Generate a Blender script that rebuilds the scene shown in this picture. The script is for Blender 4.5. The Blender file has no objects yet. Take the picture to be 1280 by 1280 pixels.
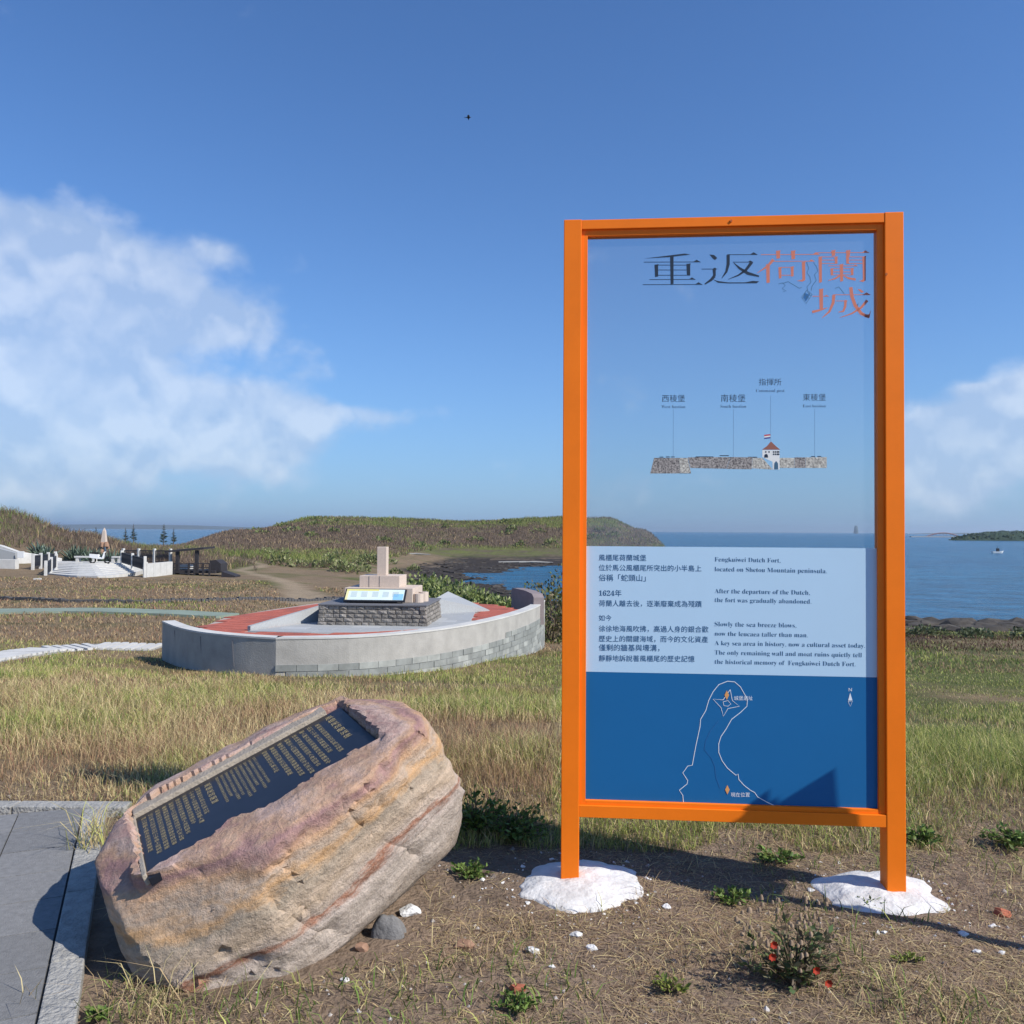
import bpy, bmesh, math, random
import numpy as np
from mathutils import Vector, Matrix
R = math.radians
random.seed(7); rng = np.random.default_rng(7)
SC = bpy.context.scene; COL = SC.collection

# ------------------------------------------------------------------ camera
F = 1060.0; EYE = Vector((0, 0, 1.5))
CAMROT = (Matrix.Rotation(R(90 + 1.25), 3, 'X') @ Matrix.Rotation(R(0.35), 3, 'Z'))
cd = bpy.data.cameras.new('camera'); cd.sensor_width = 36; cd.lens = 36 * F / 1280; cd.clip_start = .05; cd.clip_end = 60000
cam = bpy.data.objects.new('camera', cd); COL.objects.link(cam)
cam.matrix_world = Matrix.Translation(EYE) @ CAMROT.to_4x4(); SC.camera = cam

def ray(px, py): return CAMROT @ Vector(((px - 640) / F, -(py - 640) / F, -1))
def at_z(px, py, z):                       # where the line of sight meets height z
    d = ray(px, py); return EYE + d * ((z - EYE.z) / d.z)
def at_y(px, py, y):                       # where it reaches distance y
    d = ray(px, py); return EYE + d * (y / d.y)

# ------------------------------------------------------------------ sky and sun
SUN_EL = 40; SX, SY = .88, -.475           # towards the sun, in plan
w = bpy.data.worlds.new('World'); SC.world = w; w.use_nodes = True
nt = w.node_tree; nt.nodes.clear(); N = nt.nodes.new; L = nt.links.new
def math_(op, a, b=None, c=None):
    n = N('ShaderNodeMath'); n.operation = op
    for i, v in enumerate((a, b, c)):
        if v is None: continue
        if isinstance(v, (int, float)): n.inputs[i].default_value = v
        else: L(v, n.inputs[i])
    return n.outputs[0]
sky = N('ShaderNodeTexSky'); sky.sky_type = 'NISHITA'; sky.sun_disc = False
sky.sun_elevation = R(SUN_EL); sky.sun_rotation = math.atan2(SX, SY)
sky.air_density = 1.0; sky.dust_density = .25; sky.ozone_density = 1.6; sky.altitude = 10
tc = N('ShaderNodeTexCoord'); sp_ = N('ShaderNodeSeparateXYZ'); L(tc.outputs['Generated'], sp_.inputs[0])
az = math_('ARCTAN2', sp_.outputs[0], sp_.outputs[1]); el = math_('ARCSINE', sp_.outputs[2])
def noise_w(scale, detail, rough, off=0.0, dz=0.0):
    m = N('ShaderNodeMapping'); L(tc.outputs['Generated'], m.inputs[0])
    m.inputs['Location'].default_value = (off, off * .7, dz); m.inputs['Scale'].default_value = (1, 1, 1.5)
    n = N('ShaderNodeTexNoise'); L(m.outputs[0], n.inputs[0]); n.inputs['Scale'].default_value = scale
    n.inputs['Detail'].default_value = detail; n.inputs['Roughness'].default_value = rough
    return n.outputs['Fac']
big = noise_w(3.2, 4, .55, 3.1)
def puffs(dz):
    m = N('ShaderNodeMapping'); L(tc.outputs['Generated'], m.inputs[0]); m.inputs['Location'].default_value = (1.3, .4, dz); ns = N('ShaderNodeTexNoise'); L(m.outputs[0], ns.inputs[0]); ns.inputs['Scale'].default_value = 14; ns.inputs['Detail'].default_value = 7
    va = N('ShaderNodeVectorMath'); va.operation = 'MULTIPLY_ADD'; L(ns.outputs['Color'], va.inputs[0]); va.inputs[1].default_value = (.13, .13, .13); L(m.outputs[0], va.inputs[2]); tot = None
    for sc_, k_ in ((6.5, .65), (17, .35)):
        v_ = N('ShaderNodeTexVoronoi'); v_.feature = 'F1'; L(va.outputs[0], v_.inputs['Vector']); v_.inputs['Scale'].default_value = sc_; q = math_('MULTIPLY', math_('SUBTRACT', .62, v_.outputs['Distance']), k_); tot = q if tot is None else math_('ADD', tot, q)
    return tot
puff_lo, puff_hi = puffs(0), puffs(-.02)
fine = noise_w(8, 12, .56, 1.7); fine_up = noise_w(8, 12, .56, 1.7, .035)
def blob(px, py, rx, ry, amp):             # a bank of cloud about one direction of the sky
    d = ray(px, py).normalized(); a0 = math.atan2(d.x, d.y); e0 = math.asin(d.z)
    x = math_('DIVIDE', math_('SUBTRACT', az, a0), rx / F); y = math_('DIVIDE', math_('SUBTRACT', el, e0), ry / F)
    r2 = math_('ADD', math_('MULTIPLY', x, x), math_('MULTIPLY', y, y))
    return math_('MULTIPLY', math_('POWER', 2.718, math_('MULTIPLY', r2, -1)), amp)
dens = None
for b in ((70, 345, 150, 75, .50), (30, 480, 180, 120, .42), (245, 390, 100, 42, .42), (140, 560, 240, 60, .38), (310, 528, 120, 42, .46),
          (490, 520, 70, 22, .44), (490, 602, 22, 16, .26), (1190, 555, 55, 38, .52), (1285, 500, 60, 45, .55), (1250, 590, 120, 40, .25), (740, 600, 120, 40, .20),
          (270, 315, 40, 18, .18), (440, 455, 90, 20, .15), (1215, 488, 16, 7, .3), (-300, 420, 260, 120, .4), (1600, 520, 260, 90, .4)):
    v = blob(*b); dens = v if dens is None else math_('ADD', dens, v)
low = math_('MULTIPLY', math_('POWER', 2.718, math_('MULTIPLY', math_('ABSOLUTE', math_('SUBTRACT', el, .1)), -9)), .10)
dens = math_('ADD', math_('ADD', dens, low), math_('MULTIPLY', math_('SUBTRACT', big, .5), .35))
dens = math_('ADD', dens, math_('MULTIPLY', math_('SUBTRACT', fine, .5), .95))
dens = math_('ADD', dens, math_('MULTIPLY', puff_lo, .38))
mr = N('ShaderNodeMapRange'); mr.interpolation_type = 'SMOOTHSTEP'; L(dens, mr.inputs[0])
mr.inputs[1].default_value = .25; mr.inputs[2].default_value = .56; mr.inputs[3].default_value = 0; mr.inputs[4].default_value = .62
lit = N('ShaderNodeMapRange'); L(math_('SUBTRACT', puff_lo, puff_hi), lit.inputs[0])
lit.inputs[1].default_value = -.10; lit.inputs[2].default_value = .14; lit.inputs[3].default_value = 0; lit.inputs[4].default_value = 1
cmix = N('ShaderNodeMix'); cmix.data_type = 'RGBA'; L(lit.outputs[0], cmix.inputs[0])
cmix.inputs[6].default_value = (.43, .54, .73, 1); cmix.inputs[7].default_value = (.68, .75, .86, 1)
SKY_STRENGTH = .10
b1 = N('ShaderNodeBackground'); b1.inputs[1].default_value = SKY_STRENGTH
tint = N('ShaderNodeMix'); tint.data_type = 'RGBA'; tint.blend_type = 'MULTIPLY'; tint.inputs[0].default_value = 1
L(sky.outputs[0], tint.inputs[6]); tint.inputs[7].default_value = (.60, .93, 1.36, 1)
hz = N('ShaderNodeMix'); hz.data_type = 'RGBA'; L(math_('MULTIPLY', math_('POWER', 2.718, math_('MULTIPLY', math_('MAXIMUM', el, 0), -7.0)), .80), hz.inputs[0])   # sea haze low in the sky
L(tint.outputs[2], hz.inputs[6]); hz.inputs[7].default_value = (2.3, 3.7, 6.0, 1); L(hz.outputs[2], b1.inputs[0])
b2 = N('ShaderNodeBackground'); L(cmix.outputs[2], b2.inputs[0]); b2.inputs[1].default_value = 1.0
ms = N('ShaderNodeMixShader'); L(mr.outputs[0], ms.inputs[0]); L(b1.outputs[0], ms.inputs[1]); L(b2.outputs[0], ms.inputs[2])
ow = N('ShaderNodeOutputWorld'); L(ms.outputs[0], ow.inputs[0])

sl = bpy.data.lights.new('sun', 'SUN'); sl.energy = 5.0; sl.angle = R(.5); sl.color = (1, .95, .87)
so = bpy.data.objects.new('sun', sl); COL.objects.link(so)
sdir = Vector((SX, SY, math.tan(R(SUN_EL)) * math.hypot(SX, SY))).normalized()
so.rotation_euler = sdir.to_track_quat('Z', 'Y').to_euler(); so.location = (20, -10, 30)

vs = SC.view_settings; vs.view_transform = 'Standard'; vs.look = 'None'; vs.exposure = 0.2; vs.gamma = 1; vs.use_curve_mapping = False
SC.cycles.max_bounces = 6; SC.cycles.transparent_max_bounces = 8; SC.cycles.volume_bounces = 0

# ------------------------------------------------------------------ materials
def mat(name, col, rough=.7, spec=.3, var=.0, scale=8, bump=0, bscale=40, metal=0, col2=None, attr=False, trans=0, detail=6):
    m = bpy.data.materials.new(name); m.use_nodes = True; t = m.node_tree; p = t.nodes['Principled BSDF']
    p.inputs['Roughness'].default_value = rough; p.inputs['Specular IOR Level'].default_value = spec; p.inputs['Metallic'].default_value = metal
    c = (*col, 1)
    tcn = t.nodes.new('ShaderNodeTexCoord')
    src = None
    if attr:
        a = t.nodes.new('ShaderNodeAttribute'); a.attribute_name = 'col'; src = a.outputs['Color']
    if var or col2:
        n = t.nodes.new('ShaderNodeTexNoise'); n.inputs['Scale'].default_value = scale; n.inputs['Detail'].default_value = detail; n.inputs['Roughness'].default_value = .65
        t.links.new(tcn.outputs['Object'], n.inputs['Vector'])
        mrn = t.nodes.new('ShaderNodeMapRange'); mrn.inputs[1].default_value = .3; mrn.inputs[2].default_value = .7; t.links.new(n.outputs['Fac'], mrn.inputs[0])
        mx = t.nodes.new('ShaderNodeMix'); mx.data_type = 'RGBA'; t.links.new(mrn.outputs[0], mx.inputs[0])
        if src is not None:
            mx.blend_type = 'MULTIPLY'; mrn.inputs[3].default_value = 0; mrn.inputs[4].default_value = 1
            t.links.new(src, mx.inputs[6]); mx.inputs[7].default_value = (1 - var, 1 - var, 1 - var, 1)
        elif col2:
            mx.inputs[6].default_value = c; mx.inputs[7].default_value = (*col2, 1)
        else:
            mx.inputs[6].default_value = tuple(v * (1 - var) for v in col) + (1,); mx.inputs[7].default_value = tuple(min(1, v * (1 + var)) for v in col) + (1,)
        src = mx.outputs[2]
    if src is not None: t.links.new(src, p.inputs['Base Color'])
    else: p.inputs['Base Color'].default_value = c
    if bump:
        n2 = t.nodes.new('ShaderNodeTexNoise'); n2.inputs['Scale'].default_value = bscale; n2.inputs['Detail'].default_value = 6
        t.links.new(tcn.outputs['Object'], n2.inputs['Vector'])
        bp = t.nodes.new('ShaderNodeBump'); bp.inputs['Strength'].default_value = bump; bp.inputs['Distance'].default_value = .02
        t.links.new(n2.outputs['Fac'], bp.inputs['Height']); t.links.new(bp.outputs[0], p.inputs['Normal'])
    if trans:
        tr = t.nodes.new('ShaderNodeBsdfTranslucent'); mxs = t.nodes.new('ShaderNodeMixShader'); mxs.inputs[0].default_value = trans
        if src is not None: t.links.new(src, tr.inputs[0])
        else: tr.inputs[0].default_value = c
        t.links.new(p.outputs[0], mxs.inputs[1]); t.links.new(tr.outputs[0], mxs.inputs[2])
        t.links.new(mxs.outputs[0], t.nodes['Material Output'].inputs[0])
    return m
M = {}
M['orange'] = mat('orange_paint', (.90, .195, .008), .5, .22, var=.07, scale=3, bump=.03, bscale=300)
M['orange_dark'] = mat('worn_orange', (.42, .10, .02), .6, .3, var=.3, scale=80)
M['white_print'] = mat('pale_print', (.46, .645, .80), .4, .3, var=.015, scale=4)
M['blue_print'] = mat('blue_print', (.010, .125, .32), .45, .25, var=.03, scale=3)
M['ink'] = mat('dark_ink', (.02, .035, .06), .5)
M['navy_ink'] = mat('navy_ink', (.035, .11, .22), .5)
M['coral_ink'] = mat('coral_ink', (.62, .20, .13), .5)
M['white_ink'] = mat('white_ink', (.75, .8, .85), .5)
M['amber_ink'] = mat('amber_ink', (.70, .34, .12), .5)
M['grey_blue_ink'] = mat('grey_blue_ink', (.06, .14, .22), .5)
M['trail_ink'] = mat('trail_ink', (.03, .15, .38), .5)
M['leader_ink'] = mat('leader_ink', (.16, .27, .42), .5)
M['rubble_dark'] = mat('printed_rubble', (.04, .035, .04), .6, col2=(.5, .46, .42), scale=150, detail=2)
M['rubble_light'] = mat('printed_pale_rubble', (.16, .15, .14), .6, col2=(.75, .72, .62), scale=130, detail=2)
M['plaster'] = mat('printed_plaster', (.78, .78, .74), .6)
M['roof_print'] = mat('printed_roof', (.30, .12, .09), .6)
M['red_print'] = mat('printed_red', (.5, .05, .06), .6)
M['navy_print'] = mat('printed_navy', (.05, .06, .25), .6)
M['lime'] = mat('white_mortar', (.72, .72, .71), .9, .15, col2=(.52, .50, .475), scale=11, bump=.45, bscale=38)
M['concrete'] = mat('concrete', (.37, .355, .325), .85, .2, var=.16, scale=2.2, bump=.3, bscale=40)
M['white_conc'] = mat('white_concrete', (.54, .53, .50), .85, .2, var=.12, scale=2, bump=.2, bscale=30)
M['paver'] = mat('grey_paver', (.185, .184, .182), .9, .2, var=.16, scale=40, bump=.35, bscale=160)
M['paver2'] = mat('grey_paver_pale', (.212, .210, .207), .9, .2, var=.16, scale=40, bump=.35, bscale=160)
M['kerb'] = mat('kerb_concrete', (.33, .322, .30), .9, .2, var=.25, scale=14, bump=.8, bscale=60)
M['red_tile'] = mat('red_tile', (.42, .115, .075), .75, .25, var=.14, scale=5)
M['red_tile2'] = mat('red_tile_dull', (.34, .10, .07), .75, .25, var=.14, scale=5)
M['joint'] = mat('pale_joint', (.40, .33, .29), .9)
M['granite'] = mat('grey_granite', (.36, .37, .37), .7, .3, var=.12, scale=30)
M['granite_dark'] = mat('dark_granite', (.15, .15, .16), .7, .3, var=.12, scale=30)
M['granite_pale'] = mat('pale_granite', (.42, .43, .43), .7, .3, var=.12, scale=30)
M['pink_granite'] = mat('pink_granite', (.56, .46, .38), .7, .3, var=.08, scale=30)
M['slate_tile'] = mat('grey_green_tile', (.24, .25, .235), .7, .3, var=.25, scale=3)
M['slate_tile2'] = mat('pale_green_tile', (.33, .34, .315), .7, .3, var=.25, scale=3)
M['basalt'] = mat('rough_basalt', (.30, .275, .24), .9, .2, col2=(.10, .092, .085), scale=7, bump=1, bscale=25)
M['basalt2'] = mat('rough_basalt_pale', (.37, .34, .30), .9, .2, col2=(.15, .135, .125), scale=7, bump=1, bscale=25)
M['black_metal'] = mat('black_metal', (.02, .022, .028), .5, .4)
M['dark_wood'] = mat('dark_wood', (.035, .032, .035), .7, .3, var=.2, scale=5)
M['green_path'] = mat('green_path', (.22, .27, .22), .85, .2, var=.10, scale=1)
M['plaque'] = mat('navy_stone', (.012, .014, .022), .3, .35, var=.2, scale=12)
M['gold'] = mat('gold_paint', (.46, .36, .17), .6, .3, var=.3, scale=60)
M['mortar'] = mat('sandy_mortar', (.36, .31, .25), .9, .2, var=.14, scale=30, bump=.4, bscale=90)
M['shore'] = mat('shore_rock', (.10, .088, .075), .9, .2, col2=(.035, .032, .03), scale=1.2, bump=1, bscale=6)
M['red_stone'] = mat('red_stone', (.36, .12, .07), .85, .2, var=.25, scale=30)
M['grey_stone'] = mat('grey_stone', (.17, .165, .16), .85, .2, var=.25, scale=18, bump=.5, bscale=50)
M['white_stone'] = mat('white_stone', (.66, .65, .63), .85, .2, var=.2, scale=40, bump=.6, bscale=70)
M['tan_stone'] = mat('tan_stone', (.30, .18, .12), .85, .2, var=.25, scale=30)
M['blade'] = mat('grass_blade', (.3, .3, .1), .75, .15, attr=True, trans=.22)
M['leaf'] = mat('leaf', (.1, .2, .05), .55, .3, attr=True, trans=.2)
M['bark'] = mat('bark', (.12, .09, .06), .9, .1, var=.2, scale=20)
M['petal'] = mat('red_petal', (.34, .035, .015), .6, .2, var=.25, scale=60)
M['seed'] = mat('dry_seed_head', (.26, .19, .13), .9, .1, var=.25, scale=60)
M['far_green'] = mat('island_green', (.035, .055, .035), .9, .1, var=.4, scale=.06)
M['far_land'] = mat('far_land', (.10, .12, .12), .9, .1, var=.2, scale=.01)
M['bird'] = mat('bird_feathers', (.03, .028, .025), .8)
M['white_paint'] = mat('white_paint', (.78, .78, .76), .5, .4)
M['rubber'] = mat('rubber', (.015, .015, .016), .8)
M['wood_post'] = mat('weathered_wood', (.20, .14, .09), .8, .2, var=.25, scale=9)

# ------------------------------------------------------------------ helpers
def ob(name, verts, faces, m, parent=None, smooth=False):
    me = bpy.data.meshes.new(name); me.from_pydata([tuple(v) for v in verts], [], [tuple(f) for f in faces]); me.update()
    return link(name, me, m, parent, smooth)
def link(name, me, m, parent=None, smooth=False):
    if m is not None and not me.materials: me.materials.append(m)
    if smooth: me.polygons.foreach_set('use_smooth', [True] * len(me.polygons))
    o = bpy.data.objects.new(name, me); COL.objects.link(o)
    if parent is not None: adopt(o, parent)
    return o
def adopt(o, parent):
    o.parent = parent
    if parent.type == 'EMPTY': o.matrix_parent_inverse = Matrix.Translation(parent.location).inverted()
def tag(o, label=None, cat=None, group=None, kind=None):
    if label: o['label'] = label
    if cat: o['category'] = cat
    if group: o['group'] = group
    if kind: o['kind'] = kind
    return o
def thing(name, loc, label, cat, group=None):
    o = bpy.data.objects.new(name, None); COL.objects.link(o); o.location = loc; o.empty_display_size = .2
    return tag(o, label, cat, group)
class MB:
    def __init__(s): s.v = []; s.f = []
    def add(s, v, f):
        n = len(s.v); s.v += [tuple(x) for x in v]; s.f += [tuple(i + n for i in q) for q in f]; return s
    def hexa(s, p):                          # 4 bottom + 4 top corners, both counter-clockwise from above
        return s.add(p, [(3, 2, 1, 0), (4, 5, 6, 7), (0, 1, 5, 4), (1, 2, 6, 5), (2, 3, 7, 6), (3, 0, 4, 7)])
    def box(s, x0, y0, z0, x1, y1, z1, rot=0, c=(0, 0, 0)):
        cs, sn = math.cos(rot), math.sin(rot)
        P = [(x0, y0, z0), (x1, y0, z0), (x1, y1, z0), (x0, y1, z0), (x0, y0, z1), (x1, y0, z1), (x1, y1, z1), (x0, y1, z1)]
        return s.hexa([(c[0] + x * cs - y * sn, c[1] + x * sn + y * cs, c[2] + z) for x, y, z in P])
    def beam(s, a, b, wd, ht):               # bar from a to b
        a, b = Vector(a), Vector(b); d = (b - a).normalized(); u = Vector((0, 0, 1)) if abs(d.z) < .95 else Vector((0, 1, 0))
        r = d.cross(u).normalized() * wd / 2; u = r.cross(d).normalized() * ht / 2
        return s.add([a - r - u, a + r - u, a + r + u, a - r + u, b - r - u, b + r - u, b + r + u, b - r + u],
                     [(0, 1, 2, 3), (7, 6, 5, 4), (4, 5, 1, 0), (5, 6, 2, 1), (6, 7, 3, 2), (7, 4, 0, 3)])
    def tube(s, pts, rad, n=8):
        pts = [Vector(p) for p in pts]; rad = rad if isinstance(rad, (list, tuple)) else [rad] * len(pts); base = len(s.v)
        for i, p in enumerate(pts):
            d = (pts[min(i + 1, len(pts) - 1)] - pts[max(i - 1, 0)]).normalized(); u = Vector((0, 0, 1)) if abs(d.z) < .9 else Vector((1, 0, 0))
            r = d.cross(u).normalized(); u = r.cross(d)
            for k in range(n):
                a = 2 * math.pi * k / n; s.v.append(tuple(p + (r * math.cos(a) + u * math.sin(a)) * rad[i]))
        for i in range(len(pts) - 1):
            for k in range(n):
                a = base + i * n + k; b = base + i * n + (k + 1) % n; s.f.append((a, b, b + n, a + n))
        s.f.append(tuple(base + k for k in range(n))[::-1]); s.f.append(tuple(base + (len(pts) - 1) * n + k for k in range(n)))
        return s
    def prism(s, poly, ext):                 # 3-D outline pushed along ext
        n = len(poly); ext = Vector(ext); a = [Vector(p) for p in poly]
        return s.add(a + [p + ext for p in a], [tuple(range(n))[::-1], tuple(range(n, 2 * n))] + [(i, (i + 1) % n, n + (i + 1) % n, n + i) for i in range(n)])
    def build(s, name, m, parent=None, smooth=False, bevel=0):
        o = ob(name, s.v, s.f, m, parent, smooth)
        bm = bmesh.new(); bm.from_mesh(o.data); bmesh.ops.recalc_face_normals(bm, faces=bm.faces)
        if bevel: bmesh.ops.bevel(bm, geom=bm.edges[:], offset=bevel, segments=2, affect='EDGES', profile=.6)
        bm.to_mesh(o.data); bm.free(); return o

def vnoise(x, y, seed=0):                    # smooth value noise, numpy
    x = np.asarray(x, float); y = np.asarray(y, float); xi = np.floor(x).astype(np.int64); yi = np.floor(y).astype(np.int64); fx = x - xi; fy = y - yi
    def h(a, b):
        n = (a * 374761393 + b * 668265263 + seed * 974711) & 0x7fffffff; n = ((n ^ (n >> 13)) * 1274126177) & 0x7fffffff
        return ((n ^ (n >> 16)) & 0xffff) / 65535.0
    fx = fx * fx * (3 - 2 * fx); fy = fy * fy * (3 - 2 * fy)
    return (h(xi, yi) * (1 - fx) + h(xi + 1, yi) * fx) * (1 - fy) + (h(xi, yi + 1) * (1 - fx) + h(xi + 1, yi + 1) * fx) * fy
def fbm(x, y, o=4, seed=0):
    s = 0; a = .5; t = 0
    for i in range(o): s = s + a * vnoise(x * 2 ** i, y * 2 ** i, seed + i); t += a; a *= .5
    return s / t
def n3(p, s, seed=0): return (fbm(p[0] * s + p[2] * s * .7, p[1] * s - p[2] * s * .6, 3, seed) + fbm(p[2] * s + 5, (p[0] + p[1]) * s * .8, 3, seed + 9)) / 2

# ------------------------------------------------------------------ terrain
SEA = -4.5
YS = np.array([0, 5, 8, 12, 17, 21, 25, 30, 38, 48, 60, 75, 90, 110, 135, 160, 190, 230, 280, 350, 450.])
US = np.array([-.9, -.604, -.51, -.415, -.32, -.226, -.04, .057, .113, .151, .2, .30, .47, .604, .9])
_l0 = [0, 0, -.25, -.7, -1.25, -1.5, -1.6, -1.8, -1.95, -2.0, -2.0, -1.2, 3.2, 2.2, -.5, -3, -5, -7, -8, -9, -9]
_l1 = [0, 0, -.25, -.7, -1.28, -1.52, -1.62, -1.82, -1.97, -2.0, -2.0, -1.7, .7, .1, -1.5, -3, -5, -7, -8, -9, -9]
_l2 = [0, 0, -.3, -.8, -1.38, -1.55, -1.65, -1.85, -2.0, -2.05, -2.15, -2.3, -1.9, -1.3, -1.8, -2.4, -3, -6, -8, -9, -9]
_l3 = [0, 0, -.3, -.83, -1.40, -1.58, -1.7, -1.9, -2.1, -2.2, -2.3, -2.4, -2.3, -1.9, -1.3, -.6, .7, .5, -3, -8, -9]
_l4 = [0, 0, -.3, -.85, -1.42, -1.6, -1.75, -2.0, -2.3, -2.5, -2.7, -2.8, -2.9, -2.7, -2.0, -.6, 1.8, 4.9, 3, -3, -9]
_m0 = [0, 0, -.3, -.9, -1.42, -1.6, -1.8, -2.2, -2.9, -3.6, -4.1, -4.25, -4.4, -4.58, -4.25, -4.0, -3.0, 4.2, 3, -3, -9]
_m1 = [0, 0, -.32, -.95, -1.5, -1.75, -2.0, -2.4, -3.1, -3.8, -4.2, -4.55, -4.95, -5.2, -4.7, -4.1, -3.0, 5.0, 4, -3, -9]
_m2 = [0, 0, -.36, -1.0, -1.55, -1.85, -2.15, -2.55, -3.2, -3.9, -4.4, -4.8, -5.2, -5.4, -4.9, -4.3, -3.0, 5.0, 3, -4, -9]
_m3 = [0, 0, -.4, -1.0, -1.58, -1.9, -2.2, -2.6, -3.2, -3.9, -4.5, -5.0, -5.4, -5.6, -5.3, -4.7, -3.9, 1.8, 0, -6, -9]
_m4 = [0, 0, -.45, -1.05, -1.62, -2.0, -2.3, -2.7, -3.25, -3.95, -4.6, -5.2, -6, -6.2, -6, -6, -6, -5.4, -6, -8, -9]
_r0 = [0, 0, -.5, -1.1, -1.65, -2.05, -2.4, -2.75, -3.25, -3.95, -4.65, -5.5, -7, -8, -8, -8, -8, -8, -9, -9, -9]
TAB = np.array([_l0, _l0, _l1, _l2, _l3, _l4, _m0, _m1, _m2, _m3, _m4, _r0, _r0, _r0, _r0], float)
PAVE_A = at_z(133, 1009, 0); PAVE_DIR = Vector((.397, -.918, 0)); PAVE_X = Vector((.918, .397, 0))   # corner of the paving, along its long edge, across it
def pave_uv(x, y):
    dx = x - PAVE_A.x; dy = y - PAVE_A.y
    return dx * PAVE_DIR.x + dy * PAVE_DIR.y, dx * PAVE_X.x + dy * PAVE_X.y
def in_pave(x, y, m=0.0): # inside the paved path, m metres of margin
    u_, v_ = pave_uv(x, y); return (v_ < m) & (y < PAVE_A.y + m)
def ground(x, y):
    x = np.asarray(x, float); y = np.asarray(y, float); yy = np.clip(y, 0, 449.9)
    u = np.clip(x / np.maximum(yy, 6), -.899, .899)
    i = np.clip(np.searchsorted(US, u) - 1, 0, len(US) - 2); j = np.clip(np.searchsorted(YS, yy, 'right') - 1, 0, len(YS) - 2)
    a = (u - US[i]) / (US[i + 1] - US[i]); b = (yy - YS[j]) / (YS[j + 1] - YS[j]); a = a * a * (3 - 2 * a)
    h = (TAB[i, j] * (1 - a) + TAB[i + 1, j] * a) * (1 - b) + (TAB[i, j + 1] * (1 - a) + TAB[i + 1, j + 1] * a) * b
    amp = np.interp(yy, [0, 5, 9, 40, 80, 150, 250, 450], [.03, .04, .16, .22, .35, .8, 1.6, 1.6])
    sc = np.interp(yy, [0, 5, 40, 150, 450], [1.6, 1.2, .35, .09, .06]) * 0 + .0
    h = h + amp * .7 * (fbm(x * .22, y * .22, 4, 3) - .5) * np.clip((yy - 4) / 4, 0, 1) + .05 * (fbm(x * 3.1, y * 3.1, 3, 8) - .5) * np.clip(1 - (yy - 8) / 20, 0, 1)
    h = h + amp * 1.1 * (fbm(x * .045, y * .045, 3, 21) - .5) * np.clip((yy - 120) / 60, 0, 1)
    h = np.where(in_pave(x, y, .12), np.minimum(h, -.03), h)
    return h
def gz(x, y): return float(ground(np.array([x]), np.array([y]))[0])
def on_ground(px, py):                       # first meeting of the line of sight with the terrain
    d = ray(px, py); t = np.concatenate([np.linspace(1, 30, 1500), np.linspace(30, 400, 3000)]) ; P = np.array(EYE)[None] + t[:, None] * np.array(d)[None]
    k = np.argmax(P[:, 2] < ground(P[:, 0], P[:, 1])); return Vector(P[k])
def seg_dist(x, y, pts):
    best = np.full(np.shape(x), 1e9)
    for (ax, ay), (bx, by) in zip(pts[:-1], pts[1:]):
        dx, dy = bx - ax, by - ay; t = np.clip(((x - ax) * dx + (y - ay) * dy) / (dx * dx + dy * dy), 0, 1)
        best = np.minimum(best, np.hypot(x - ax - t * dx, y - ay - t * dy))
    return best
def axis(stops):
    out = []
    for (a, b, n) in stops: out += list(np.linspace(a, b, n, endpoint=False))
    return np.array(out + [stops[-1][1]])
gy = axis([(-60, -2, 12), (-2, 8, 100), (8, 30, 90), (30, 100, 110), (100, 260, 110), (260, 450, 40)])
gxp = axis([(0, 4, 40), (4, 14, 45), (14, 60, 70), (60, 200, 80), (200, 420, 30)]); gx = np.concatenate([-gxp[:0:-1], gxp])
GX, GY = np.meshgrid(gx, gy); GZ = ground(GX, GY)
TRAIL = [tuple(at_z(px, py, -2.3)[:2]) for px, py in ((388, 752), (382, 738), (360, 724), (330, 717), (300, 712))] + [(-26.5, 92), (-34, 103)]
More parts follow.
